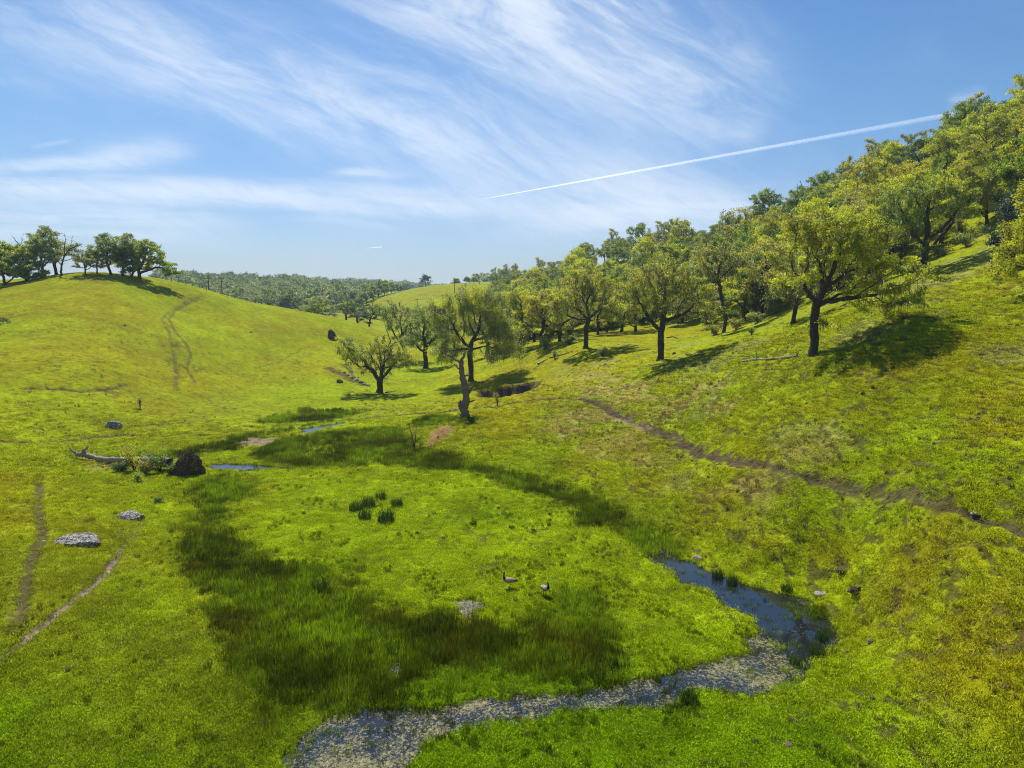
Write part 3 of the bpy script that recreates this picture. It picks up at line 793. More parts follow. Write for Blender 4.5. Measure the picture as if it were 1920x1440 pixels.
def grow_tree(seed, trunk, blobs, n_att=520, step=.42, clump=.85, infl=6.0, kill=.75, wob=.35, inner=.25, up=.10, trunk_r=.34, tip_r=.014, shell=.62):
    """trunk: list of points (bole, may fork later); blobs: ellipsoids (cx,cy,cz,rx,ry,rz[,weight])"""
    g = np.random.default_rng(seed)
    w = np.array([b[3] * b[4] * b[5] * (b[6] if len(b) > 6 else 1) for b in blobs]); w = w ** .8; w /= w.sum()
    nc = max(10, int(n_att / 11)); cl = []
    for _ in range(nc):
        b = blobs[g.choice(len(blobs), p=w)]
        d = g.normal(size=3); d /= np.linalg.norm(d)
        if d[2] < -.35 and g.uniform() < .6: d[2] = abs(d[2])
        r_ = g.uniform(inner if g.uniform() < .3 else shell, 1.0)
        cl.append(np.array(b[:3]) + d * r_ * np.array(b[3:6]))
    cl = np.array(cl)
    att = (cl[g.integers(0, nc, n_att)] + g.normal(size=(n_att, 3)) * clump * np.array([1, 1, .62]))
    base = trunk[0]
    P = [np.array(trunk[0], float)]; par = [-1]
    for q in trunk[1:]:
        q = np.array(q, float); a = P[-1]; L = np.linalg.norm(q - a); m = max(1, int(L / step))
        for i in range(1, m + 1):
            P.append(a + (q - a) * i / m + (g.normal(size=3) * .03 if i < m else 0)); par.append(len(P) - 2)
    ntr = len(P)
    att = att[att[:, 2] > .35]
    P = np.array(P)
    D = np.linalg.norm(att[:, None] - P[None, max(0, ntr - 3):], axis=2); near = D.argmin(1) + max(0, ntr - 3); nd = D.min(1)
    alive = np.ones(len(att), bool)
    plist = [p for p in P]; dirs = [np.array([0, 0, 1.])] * len(plist)
    for it in range(140):
        use = alive & (nd < (infl if it > 6 else 60))
        if not use.any(): break
        vec = att[use] - np.array(plist)[near[use]]; ln = np.linalg.norm(vec, axis=1)[:, None] + 1e-9; vec /= ln
        ids = near[use]; uniq, inv = np.unique(ids, return_inverse=True)
        acc = np.zeros((len(uniq), 3)); np.add.at(acc, inv, vec)
        new = []
        for u_, a_ in zip(uniq, acc):
            nrm = np.linalg.norm(a_)
            if nrm < .25: a_ = a_ + g.normal(size=3) * .5; nrm = np.linalg.norm(a_) + 1e-6
            d = a_ / nrm + g.normal(size=3) * wob + np.array([0, 0, up]) + dirs[u_] * .45
            d /= np.linalg.norm(d)
            p = plist[u_] + d * step
            plist.append(p); par.append(int(u_)); dirs.append(d); new.append(len(plist) - 1)
        NPn = np.array([plist[i] for i in new])
        D = np.linalg.norm(att[:, None] - NPn[None], axis=2); m = D.min(1); a = D.argmin(1)
        b = m < nd; nd[b] = m[b]; near[b] = np.array(new)[a[b]]
        alive &= nd > kill
        if len(plist) > 4200: break
    P = np.array(plist); par = np.array(par); n = len(P)
    r = np.zeros(n); kids = [[] for _ in range(n)]
    for i in range(1, n): kids[par[i]].append(i)
    E = 2.75
    for i in range(n - 1, -1, -1):
        r[i] = tip_r if not kids[i] else (sum(r[k] ** E for k in kids[i])) ** (1 / E)
    sc = trunk_r / r[0]; r = np.maximum(r * (1 + (sc - 1) * ss(r, tip_r, r[0] * .6)), tip_r)
    fl = np.maximum(0, 1 - (P[:, 2] - P[0, 2]) / .8); r[:ntr] *= (1 + .45 * fl[:ntr] ** 2)
    chains = []; stack = [0]; started = [(0, None)]
    while started:
        s0, p0 = started.pop(); ch = [] if p0 is None else [p0]; i = s0
        while True:
            ch.append(i)
            if not kids[i]: break
            ks = sorted(kids[i], key=lambda k: -r[k])
            for k in ks[1:]: started.append((k, i))
            i = ks[0]
        rad = r[ch].copy()
        if p0 is not None: rad[0] = rad[1] * 1.1
        chains.append((P[ch], rad))
    depth_r = r
    return P, r, chains, kids, par


def leaves_mesh(name, pts, seed, n, size, spread, mats, clumpcol=1.2, flat=.6, light_bias=0., two=0.0, aspect=.62):
    g = np.random.default_rng(seed)
    c = pts[g.integers(0, len(pts), n)] + g.normal(size=(n, 3)) * spread * np.array([1, 1, flat])
    a = g.normal(size=(n, 3)); a /= np.linalg.norm(a, axis=1)[:, None]
    nz = g.normal(size=(n, 3)) + np.array([0, 0, .55]); b = np.cross(nz, a); b /= np.linalg.norm(b, axis=1)[:, None] + 1e-9
    s = (size * g.uniform(.6, 1.35, n))[:, None]
    V_ = np.stack([c - a * s * .5, c + b * s * aspect * .5, c + a * s * .5, c - b * s * aspect * .5], 1).reshape(-1, 3)
    F_ = np.arange(4 * n).reshape(n, 4)
    v = noise3(c, clumpcol, seed, 2)
    v = np.clip((v - .5) * 2.6 + .56 + light_bias + g.normal(size=n) * .16, 0, 1)
    mi = None
    if two > 0: mi = (noise3(c, clumpcol * 1.6, seed + 3, 2) + g.normal(size=n) * .04 > 1 - two).astype(int)
    return mesh_np(name, V_, F_, mats, False, fattr={'leaf': v}, mat_idx=mi)


def moss_mesh(name, P, seed, n, length, mats, wid=.05):
    g = np.random.default_rng(seed)
    c = P[g.integers(0, len(P), n)] + g.normal(size=(n, 3)) * .12
    L = length * g.uniform(.25, 1, n); a = g.uniform(0, 6.28, n); w = wid * g.uniform(.5, 1.3, n)
    dx_, dy_ = np.cos(a) * w, np.sin(a) * w; z0 = np.zeros(n)
    s = np.stack([g.normal(size=n) * .06, g.normal(size=n) * .06], 1)
    V_ = np.stack([c + np.c_[dx_, dy_, z0], c - np.c_[dx_, dy_, z0], c + np.c_[s, -L] - np.c_[dx_, dy_, z0] * .3, c + np.c_[s, -L] + np.c_[dx_, dy_, z0] * .3], 1).reshape(-1, 3)
    return mesh_np(name, V_, np.arange(4 * n).reshape(n, 4), mats, False, fattr={'leaf': g.uniform(0, 1, n)})


SID = lambda r: 9 if r > .15 else (6 if r > .05 else 4)
SID_LO = lambda r: 6 if r > .12 else 3


def build_tree(seed, trunk, blobs, n_leaf, size, spread, leafmats, moss=0, moss_len=.8, two=0., light=0., leaf_r=.028, lo=False, minr=0., flat=.6, **kw):
    P, r, chains, kids, par = grow_tree(seed, trunk, blobs, **kw)
    if minr: chains = [(p, q) for p, q in chains if q.max() > minr]
    V_, F_ = tube_mesh(chains, SID_LO if lo else SID, seed, .10)
    tm = mesh_np('trunk', V_, F_, [M_BARK], True)
    tips = P[(r < leaf_r) & (P[:, 2] > P[0, 2] + .8)]
    cm = leaves_mesh('crown', tips, seed, n_leaf, size, spread * .72, leafmats, two=two, light_bias=light, flat=flat)
    parts = [('trunk', tm), ('crown', cm)]
    if moss:
        moss = int(moss * .42); moss_len *= .8
        q = P[(r < .16) & (P[:, 2] > P[0, 2] + 1.2)]
        parts.append(('hanging_lichen', moss_mesh('hanging_lichen', q, seed, moss, moss_len, [M_MOSS])))
    return parts


def place_tree(parts, loc, name, label, cat='tree', group=None, rotz=0., scl=1.0, sz=1.0, with_parts=True):
    root = bpy.data.objects.new(name, None); COL.objects.link(root); root.empty_display_size = .5
    root.location = loc; root.rotation_euler = (0, 0, rotz); root.scale = (scl, scl, scl * sz)
    root['label'] = label; root['category'] = cat
    if group: root['group'] = group
    for nm, me_ in parts:
        o = bpy.data.objects.new(nm, me_); COL.objects.link(o); o.parent = root
        if nm == 'hanging_lichen': o['kind'] = 'stuff'
    return root


def base_at(px, py, sink=.12, far=None):
    p = at(px, py)
    while far and p[1] > far: py += 1; p = at(px, py)
    return (p[0], p[1], p[2] - sink), p[1]


# --- H1: the big oak on the near slope, long low limb reaching right
H = lambda z: (0, 0, z)
loc, Y = base_at(1525, 665)
m_ = Y / FPX      # metres per photo pixel here
tr = [(0, 0, 0), (.02, 0, 1.5), (-.05, .1, 3.2), (.1, .1, 4.6)]
pr1 = build_tree(11, tr, [(-.6, .5, 9.2, 3.2, 3.2, 3.3, 1.2), (2.6, 0, 8.6, 3.6, 3.4, 3.0, 1.2), (6.2, -.4, 6.6, 3.2, 2.6, 2.0), (4.5, .4, 4.6, 3.0, 1.8, 1.0, 1.8), (7.6, -.2, 4.8, 1.8, 1.6, 1.0, 1.6), (-1.6, -.2, 6.0, 1.8, 2.2, 1.6), (.3, -.3, 2.6, .8, .8, .5, .6), (1.2, .2, 11.4, 2.2, 2., 1.1)],
                 46000, .16, .28, [M_SPRING, M_OLIVE], moss=3200, moss_len=1.0, two=.42, n_att=1500, step=.36, clump=.62, kill=.55, infl=5, trunk_r=.36, wob=.34)
place_tree(pr1, loc, 'oak_tree', 'big spreading oak on the near right slope with a long low limb reaching right', group='large oaks standing at the front of the wooded slope')

# --- H2
loc, Y = base_at(1238, 675)
tr = [(0, 0, 0), (.05, 0, 1.6), (.0, 0, 3.2)]
pr2 = build_tree(22, tr, [(-2.6, .3, 7.6, 3.2, 2.8, 2.6), (2.6, .0, 7.8, 3.6, 3., 2.6), (0, 0, 10.2, 3.2, 3, 2.2), (5.2, -.2, 5.8, 2.0, 1.6, 1.2), (-4.0, 0, 6.6, 1.2, 1.2, 1.2), (.8, .3, 11.8, 1.3, 1.2, .9)],
                 21000, .18, .30, [M_OLIVE, M_SPRING], moss=5200, moss_len=1.1, two=.5, n_att=1200, step=.38, clump=.62, kill=.6, trunk_r=.40, wob=.36)
place_tree(pr2, loc, 'oak_tree', 'broad open oak with bare fanning limbs standing alone on the grass above the trail', group='large oaks standing at the front of the wooded slope')

# --- H3
loc, Y = base_at(1098, 652)
pr3 = build_tree(33, [(0, 0, 0), (.1, 0, 1.5), (.0, 0, 3.4), (.6, 0, 5.0)], [(-2.8, .3, 7.0, 2.8, 2.8, 2.2), (2.4, .0, 8.6, 3.4, 3., 2.6), (0, 0, 10.8, 3.0, 3, 1.7), (-4.0, 0, 5.0, 1.5, 1.5, 1.3), (3.6, 0, 6, 2.4, 2, 1.2)],
                 22000, .19, .32, [M_SPRING, M_OLIVE], moss=3600, moss_len=1.3, two=.5, n_att=1000, step=.42, clump=.65, kill=.65, trunk_r=.36, wob=.34)
place_tree(pr3, loc, 'oak_tree', 'tall yellow green oak with drooping left side, left of the broad open oak', group='large oaks standing at the front of the wooded slope')

# --- H4: valley floor oak left of centre, with a bare dead limb
loc, Y = base_at(712, 736)
pr4 = build_tree(44, [(0, 0, 0), (.1, 0, .9), (.0, 0, 1.7)], [(-2.8, .0, 5.6, 2.4, 2.2, 2.0), (-5.0, 0, 7.4, 1.3, 1.2, 1.2), (-5.2, 0, 5.6, 1.2, 1.2, .7), (.0, 0, 7.0, 1.9, 2, 2.0), (2.9, 0, 5.2, 2.3, 2.2, 2.4), (4.4, 0, 4.0, 1.0, 1, 1.2), (.2, 0, 3.6, 2.0, 1.8, 1.0, .7)],
                 13500, .19, .28, [M_SPRING, M_GREY], moss=3400, moss_len=.9, two=.45, n_att=900, step=.36, clump=.55, kill=.55, trunk_r=.46, wob=.38, infl=4)
rt4 = place_tree(pr4, loc, 'oak_tree', 'short gnarled oak on the valley floor with a thick low fork and bare grey limb', group='oaks standing on the valley floor')


def branchy(seed, paths, sub=3, length=1.2, r_sub=.03, sides=None):
    g = np.random.default_rng(seed); ch = []
    for pts, ra, rb in paths:
        pts = np.array(pts, float); out = []
        for i in range(len(pts) - 1):
            for t in np.linspace(0, 1, 5, endpoint=False): out.append(pts[i] * (1 - t) + pts[i + 1] * t + g.normal(size=3) * min(ra * .25, .05))
        out.append(pts[-1]); out = np.array(out); rad = np.linspace(ra, rb, len(out)); ch.append((out, rad))
        for _ in range(sub):
            k = g.integers(len(out) // 3, len(out)); d = g.normal(size=3); d[2] = abs(d[2]) * .8; d /= np.linalg.norm(d)
            q = [out[k]]; L = length * g.uniform(.4, 1)
            for j in range(4): d = d + g.normal(size=3) * .35; d /= np.linalg.norm(d); q.append(q[-1] + d * L / 4)
            ch.append((np.array(q), np.linspace(min(rad[k] * .6, r_sub), .008, 5)))
    return ch


V_, F_ = tube_mesh(branchy(4, [([(.3, 0, 2.2), (.8, -.2, 4.6), (1.0, -.2, 6.4), (1.9, -.2, 8.0), (1.5, -.1, 9.2), (1.1, 0, 10.6)], .17, .03), ([(1.0, -.2, 6.6), (2.6, -.3, 7.9), (3.9, -.2, 8.1)], .10, .03)], 7, 1.4), SID, 4, .1)
o = link('dead_limb', mesh_np('dead_limb', V_, F_, [M_DEADD], True), rt4)
o['label'] = 'bare grey dead limb'

# --- H5 behind the snag, H6, H7
loc, Y = base_at(883, 714)
pr5 = build_tree(55, [(0, 0, 0), (.05, 0, 2.0), (-.2, 0, 4.2), (.1, 0, 6.0)], [(-3.6, .3, 9.0, 2.8, 2.8, 3.0), (2.0, .0, 11.2, 3.2, 3., 3.0), (5.0, 0, 7.6, 3.2, 2.6, 2.8), (-4.0, 0, 5.0, 2.0, 2.0, 1.8), (1.0, 0, 4.4, 2.6, 2, 1.2), (5.6, 0, 4.6, 2.4, 2, 1.0), (-.6, 0, 13, 2, 2, 1.2)],
                 70000, .17, .56, [M_GREY, M_SPRING], moss=6500, moss_len=1.5, two=.5, n_att=1300, step=.44, clump=.8, kill=.7, trunk_r=.42, wob=.3, flat=.8)
place_tree(pr5, loc, 'oak_tree', 'tall grey green oak veiled in hanging lichen, standing directly behind the dead snag', group='oaks standing on the valley floor')
loc, Y = base_at(798, 690)
pr6 = build_tree(66, [(0, 0, 0), (.05, 0, 1.6), (-.1, 0, 3.0)], [(-1, .3, 5.6, 3.6, 3, 2.2), (-.6, .0, 9.2, 2.8, 3., 2.4), (2.8, 0, 7.0, 2.2, 2.6, 2.4), (.6, 0, 11.8, 2.0, 2.0, 1.0)],
                 16000, .21, .38, [M_GREEN, M_GREY], moss=2000, moss_len=1.0, two=.4, n_att=900, step=.44, clump=.75, kill=.7, trunk_r=.46, wob=.3)
place_tree(pr6, loc, 'oak_tree', 'straight trunked green oak between the short gnarled oak and the lichen draped oak', group='oaks standing on the valley floor')
pr6b = build_tree(67, [(0, 0, 0), (-.6, 0, 2.6), (-1.4, 0, 4.2)], [(-1.2, .3, 7.0, 3.6, 3, 3.0), (-2.6, .0, 10.4, 3.6, 3., 2.0), (2.0, 0, 9.6, 2.6, 2.6, 1.8), (0, 0, 4.6, 3, 2, 1.2)],
                  15000, .22, .42, [M_GREY, M_GREEN], moss=2600, moss_len=1.2, two=.45, n_att=800, step=.48, clump=.8, kill=.75, trunk_r=.36, wob=.3)
loc, Y = base_at(762, 672)
place_tree(pr6b, loc, 'oak_tree', 'grey green oak at the back of the valley group, behind the gnarled oak', group='oaks standing on the valley floor')

# --- H8 two-stemmed oak high on the right
loc, Y = base_at(1730, 508)
pr8 = build_tree(88, [(0, 0, 0), (.0, 0, 1.2), (.1, 0, 2.2)], [(-2.4, .3, 8.0, 2.8, 2.6, 2.6), (1.8, .0, 8.4, 3.0, 3., 3.0), (4.2, 0, 6.2, 2.2, 2, 1.6), (-3.4, 0, 5.2, 1.8, 1.8, 1.4), (.6, 0, 2.6, 1.6, 1.4, .6, .8)],
                 25000, .18, .32, [M_GREEN, M_SPRING], moss=4200, moss_len=1.3, two=.5, n_att=1000, step=.42, clump=.7, kill=.65, trunk_r=.44, wob=.3)
place_tree(pr8, loc, 'oak_tree', 'large dark stemmed oak high on the right slope with a low splitting trunk', group='large oaks standing at the front of the wooded slope')

# --- variants used across the wood
def variant(seed, mats, two, H_=10., low=.34, W_=4.6, n_leaf=11500, size=.23, spread=.40, moss=900, light=0., stem=.22, **kw):
    g = np.random.default_rng(seed)
    th = H_ * stem; lean = g.uniform(-.6, .6, 2)
    tr = [(0, 0, 0), (lean[0] * .4, lean[1] * .4, th * .5), (lean[0], lean[1], th)]
    bl = []
    for i in range(8):
        a = i * 2.4 + g.uniform(-.5, .5) + seed; rr_ = W_ * g.uniform(.30, .80)
        q = g.uniform(.24, .40)
        bl.append((math.cos(a) * rr_, math.sin(a) * rr_, H_ * (g.uniform(low, .80) if rr_ < W_ * .6 else g.uniform(low * .8, .62)), W_ * q, W_ * q, H_ * q * .42))
    bl.append((lean[0], lean[1], H_ * .82, W_ * .42, W_ * .42, H_ * .14))
    bl.append((-lean[0], lean[1], H_ * .55, W_ * .42, W_ * .42, H_ * .16))
    return build_tree(seed, tr, bl, n_leaf, size, spread, mats, moss=moss, two=two, light=light, lo=True, minr=.03, n_att=520, step=.55, clump=.62, kill=.85, trunk_r=H_ * .030, wob=.34, tip_r=.02, leaf_r=.04, **kw)


KINDS = {
    'spring': [variant(201, [M_SPRING, M_OLIVE], .42), variant(202, [M_SPRING, M_GREEN], .40, H_=11.5, W_=4.0), variant(203, [M_SPRING, M_GREY], .35, W_=5.)],
    'gold': [variant(211, [M_GOLD, M_OLIVE], .40, W_=4.8), variant(212, [M_GOLD, M_SPRING], .5, H_=11)],
    'olive': [variant(221, [M_OLIVE, M_GREY], .5, moss=1600), variant(222, [M_OLIVE, M_SPRING], .4, H_=11, moss=1600, n_leaf=5000)],
    'green': [variant(231, [M_GREEN, M_SPRING], .35), variant(232, [M_GREEN, M_GREY], .4, H_=11.5, W_=3.8)],
    'grey': [variant(241, [M_GREY, M_GREEN], .35, H_=10, moss=900), variant(242, [M_GREY, M_OLIVE], .4, H_=12, W_=3.6, moss=900)],
    'bushy': [variant(261, [M_GREEN, M_SPRING], .4, n_leaf=24000, stem=.10, moss=0, W_=5.4, H_=9., low=.16), variant(262, [M_GREEN, M_GOLD], .45, n_leaf=22000, stem=.10, moss=0, W_=4.8, H_=8.5, low=.14)],
    'dark': [variant(251, [M_DARK, M_GREEN], .30, n_leaf=8000, stem=.2, moss=0), variant(252, [M_DARK], .0, H_=10, W_=5.4, n_leaf=14000, stem=.12, moss=0, low=.2)]}
NAMES = {'bushy': 'leafy round oak', 'spring': 'bright yellow green oak', 'gold': 'golden green oak', 'olive': 'olive brown open oak', 'green': 'mid green oak', 'grey': 'grey green oak', 'dark': 'dark evergreen oak'}

# --- named single trees made from kinds: (photo x, photo y, kind, index, height scale, rotation, label, group)
GR = {'c': 'oaks on the crest of the left hill', 'v': 'dark oaks behind the left hill shoulder', 'w': 'oaks at the edge of the right wood'}
singles = [
    (1635, 468, 'spring', 1, 1.00, 0.3, 'oak with thin dark limbs forking in a fan, left of the large dark stemmed oak', 'w'),
    (1487, 606, 'olive', 0, .95, 2.1, 'oak with a short dark trunk just left of and behind the big spreading oak', 'w'),
    (1764, 458, 'gold', 0, .95, 1.3, 'golden oak with a slim dark trunk, right of the large dark stemmed oak', 'w'),
    (1165, 622, 'olive', 1, .95, 3.9, 'olive oak with a stout dark trunk between the two front oaks of the centre', 'w'),
    (1191, 622, 'spring', 0, .85, 1.0, 'bright oak with a forked trunk right beside the stout trunked olive oak', 'w'),
    (1121, 628, 'spring', 2, .80, 5.0, 'yellow green oak with a thin trunk close behind the drooping front oak', 'w'),
    (1138, 622, 'green', 0, .75, 2.0, 'small green oak leaning right behind the drooping front oak', 'w'),
    (975, 655, 'spring', 2, 1.15, 1.2, 'rounded yellow green oak right of the lichen draped oak', 'w'),
    (1015, 648, 'gold', 0, 1.00, 4.2, 'broad golden green oak at the left end of the wood, its crown reaching the grass', 'w'),
    (945, 640, 'spring', 1, 1.15, 2.6, 'tall bright oak between the lichen draped oak and the wood', 'w'),
    (1050, 640, 'olive', 1, .95, .6, 'olive oak at the foot of the wood beside the golden green oak', 'w'),
    (1425, 592, 'green', 0, .95, .4, 'green oak in the dark group of stems left of the big spreading oak', 'w'),
    (1446, 585, 'green', 1, .90, 2.4, 'second green oak in the dark group of stems, leaning right', 'w'),
    (1395, 602, 'spring', 1, .90, 5.4, 'bright oak at the left side of the dark group of stems', 'w'),
    (1330, 612, 'olive', 0, .70, 4.4, 'small grey oak in the hollow left of the slanting tree', 'w'),
    (1560, 560, 'spring', 0, 1.0, 3.3, 'bright oak right behind the crown of the big spreading oak', 'w'),
    (1600, 545, 'spring', 2, .85, .7, 'spreading bright oak above the long limb of the big oak', 'w'),
    (1690, 500, 'green', 1, .9, 1.7, 'green oak touching the left side of the large dark stemmed oak', 'w'),
    (1800, 440, 'gold', 1, 1.0, 2.9, 'golden oak in the upper right gap of the wood', 'w'),
    (1850, 420, 'spring', 0, .8, 1.1, 'bright oak next to the blue green bay tree', 'w'),
    (912, 668, 'grey', 0, 1.10, 1.9, 'grey green oak filling the gap right behind the lichen draped oak', 'w'),
    (838, 655, 'green', 1, 1.00, 3.1, 'green oak between the straight trunked oak and the lichen draped oak, further back', 'w'),
    (990, 632, 'bushy', 0, 1.05, 2.2, 'leafy oak behind the rounded yellow green oak', 'w'),
    (928, 625, 'olive', 0, 1.15, .9, 'olive oak at the very back behind the lichen draped oak', 'w'),
    # left crest
    (10, 534, 'bushy', 0, 1.02, .5, 'dense green oak at the left edge of the left hill crest', 'c'),
    (50, 527, 'bushy', 1, .90, 2.5, 'low rounded leafy oak reaching the grass, second from the left on the crest', 'c'),
    (-18, 532, 'bushy', 0, .95, 4.5, 'green oak cut off by the left edge of the photo', 'c'),
    (106, 513, 'grey', 0, 1.12, 1.0, 'tall open grey oak on the left crest beside the bare dead tree', 'c'),
    (84, 516, 'green', 0, .98, 3.0, 'green oak filling the left side of the open crest group', 'c'),
    (208, 515, 'green', 0, .92, 2.2, 'slender oak first of the right clump on the left crest', 'c'),
    (230, 517, 'grey', 0, 1.02, 4.0, 'slender oak in the middle of the right clump on the left crest', 'c'),
    (246, 518, 'bushy', 1, .98, .2, 'thin stemmed oak behind the windswept oak on the left crest', 'c'),
    (160, 516, 'olive', 0, .52, 1.2, 'small scrubby oak between the two groups on the left crest', 'c'),
    (182, 513, 'gold', 0, .48, 2.9, 'low golden oak in the gap of the left crest', 'c'),
    # behind the left shoulder
]
for px, py, kd, i, s, rz, lab, gr in singles:
    loc, Y = base_at(px, py, far=215 if gr == 'c' else None)
    place_tree(KINDS[kd][i % len(KINDS[kd])], loc, 'oak_tree', lab, group=GR[gr], rotz=rz, scl=s)


def place_behind(px, back, sink, kd, i, s, rz, lab, gr, name='oak_tree', top=None):
    """stand a tree on the far side of the ridge seen at photo column px"""
    pr = at(px, next(q for q in range(430, 900, 1) if at(px, q)[1] < 1000 and height(*[[v_] for v_ in at(px, q)[:2]])[0] > -50)) if False else None
    py = 480
    while at(px, py)[1] > 210: py += 2
    p = at(px, py); Yn = p[1] + back; x_ = (px - 960) / FPX * Yn
    z_ = onground(x_, Yn)
    if top is not None:
        zt = CAM_Z + (math.tan(-PITCH + math.atan((720 - top) / FPX))) * Yn
        s = (zt - z_) / 10.3
    o = place_tree(KINDS[kd][i % len(KINDS[kd])], (x_, Yn, z_ - sink), name, lab, group=GR[gr], rotz=rz, scl=s)
    o.scale = (s * 1.4, s * 1.4, s * 1.05); return o


place_behind(650, 14, .1, 'dark', 0, .8, .3, 'dark green oak with a visible trunk rising behind the shoulder of the left hill', 'v', top=558)
place_behind(693, 12, .1, 'dark', 1, .8, 1.3, 'dark bushy oak half sunk behind the left hill shoulder, right of the taller one', 'v', top=572)
place_behind(672, 24, .1, 'dark', 1, .8, 4.3, 'dark oak wedged between the two nearest oaks behind the left hill shoulder', 'v', top=568)
place_behind(595, 26, .1, 'green', 0, .8, 2.3, 'small green oak behind the left hill shoulder, left of the dark oaks', 'v', top=562)
place_behind(612, 40, .1, 'grey', 0, .8, .3, 'open grey oak far down behind the left hill shoulder', 'v', top=552)
place_behind(578, 30, .1, 'grey', 1, .8, 5.3, 'grey bush like oak furthest left behind the left hill shoulder', 'v', top=565)

# left crest: leaning windswept oak, bare dead tree
loc, Y = base_at(262, 523, far=215)
prw = build_tree(301, [(0, 0, 0), (.0, 0, 1.0), (-.1, 0, 2.0)], [(-.6, 0, 6.0, 2.4, 2.2, 1.6), (2.6, 0, 5.6, 2.8, 2.4, 2.2), (4.8, 0, 3.2, 2.4, 2.0, 1.8), (6.6, 0, 1.2, 1.6, 1.6, 1.0), (-1.2, 0, 3.2, 1.6, 1.6, 1.2), (1.6, 0, 7.6, 1.6, 1.6, .7)],
                 14000, .27, .34, [M_GREEN, M_GOLD], two=.42, n_att=800, step=.44, clump=.6, kill=.65, trunk_r=.36, wob=.3)
place_tree(prw, loc, 'oak_tree', 'windswept oak leaning right down to the grass at the right end of the left crest', group=GR['c'])
loc, Y = base_at(126, 514, far=215)
loc = (loc[0], loc[1] - 2, onground(loc[0], loc[1] - 2) - .1)
V_, F_ = tube_mesh(branchy(9, [([(0, 0, 0), (.1, 0, 1.6), (.5, 0, 3.0), (1.0, 0, 4.2)], .22, .14), ([(1.0, 0, 4.2), (2.2, 0, 5.6), (3.6, 0, 6.2), (5.0, 0, 6.6)], .13, .03), ([(.9, 0, 3.9), (1.2, 0, 6.4), (1.6, 0, 7.8), (1.3, 0, 9.0)], .11, .02),
                                   ([(.3, 0, 2.2), (-1.2, 0, 4.0), (-1.8, 0, 6.2)], .12, .02), ([(2.2, 0, 5.6), (2.6, 0, 6.8), (3.0, 0, 8.2)], .07, .02), ([(.5, 0, 3), (2.4, 0, 3.6), (3.8, 0, 3.4), (4.9, 0, 3.9)], .09, .02)], 9, 1.7), SID, 9, .08)
root = place_tree([('trunk', mesh_np('bare_tree_limbs', V_, F_, [M_BARK], True))], loc, 'bare_tree', 'leafless dead tree with branches reaching right on the left crest')
loc, Y = base_at(44, 520, far=215)
V_, F_ = tube_mesh(branchy(12, [([(0, 0, 0), (.1, 0, 4.6), (-.1, 0, 7.4), (-.9, 0, 8.4), (-1.6, 0, 9.3)], .16, .04), ([(-.1, 0, 7.4), (.5, 0, 8.6), (.3, 0, 9.4)], .07, .02)], 6, 1.0), SID, 9, .08)
place_tree([('trunk', mesh_np('bare_tree_limbs', V_, F_, [M_BARK], True))], loc, 'bare_tree', 'thin dead treetop poking out above the leafy oaks at the left end of the crest')
# slanting thin tree H10
loc, Y = base_at(1357, 624)
prs = build_tree(310, [(0, 0, 0), (.3, 0, 2.4), (-.4, 0, 5.0), (-1.1, 0, 8.0)], [(-2.2, 0, 10.6, 2.6, 2.4, 1.6), (.8, 0, 11.2, 2.4, 2.2, 1.5), (-1, 0, 12.8, 1.8, 1.8, 1.0), (-3.4, 0, 8.6, 1.6, 1.6, 1.0)],
                 7000, .27, .38, [M_OLIVE, M_GREY], moss=1500, moss_len=1.2, two=.5, n_att=600, step=.44, clump=.7, kill=.7, trunk_r=.27, wob=.3)
place_tree(prs, loc, 'oak_tree', 'tall thin slanting oak with a long bare trunk in the hollow of the wood edge', group=GR['w'])
# bare tree on the skyline of the right wood
# right edge: bay tree and near oak crown
bay = build_tree(320, [(0, 0, 0), (.1, 0, 1.0), (0, 0, 2.)], [(0, 0, 3.4, 2.6, 2.4, 2.4), (.4, 0, 6.4, 2.4, 2.2, 2.2), (1.6, 0, 8.2, 1.8, 1.8, 1.2), (-.6, 0, 1.6, 2.0, 2, 1.0)], 26000, .17, .36, [M_BLUE], n_att=800, step=.38, clump=.6, kill=.6, trunk_r=.25)
loc, Y = base_at(1898, 500); place_tree(bay, loc, 'bay_tree', 'dark blue green bay tree at the right edge of the wood', scl=.82)
loc, Y = base_at(1945, 540)
ne = build_tree(330, [(0, 0, 0), (-.1, 0, 1.2), (-.3, 0, 2.2)], [(-1.6, 0, 2.6, 1.8, 2.2, 1.4), (-.6, 0, 4.6, 2.4, 2.2, 1.6), (.5, 0, 7.2, 2.4, 2.2, 1.6), (-2.8, 0, 1.4, .9, 1, .6)], 16000, .17, .28, [M_SPRING, M_GOLD], two=.5, n_att=900, step=.36, clump=.5, kill=.55, trunk_r=.28)
place_tree(ne, loc, 'oak_tree', 'yellow leafed oak cut off by the right edge, lowest foliage below the bay tree', group=GR['w'])
loc, Y = base_at(-46, 682); place_tree(KINDS['dark'][1], loc, 'oak_tree', 'dark leafy crown just entering the left edge of the photo above the slope', rotz=1.0, scl=.72)
loc, Y = base_at(-32, 600); place_tree(KINDS['green'][0], loc, 'oak_tree', 'oak standing outside the left edge whose shadow falls on the slope', rotz=1.0, scl=.55)

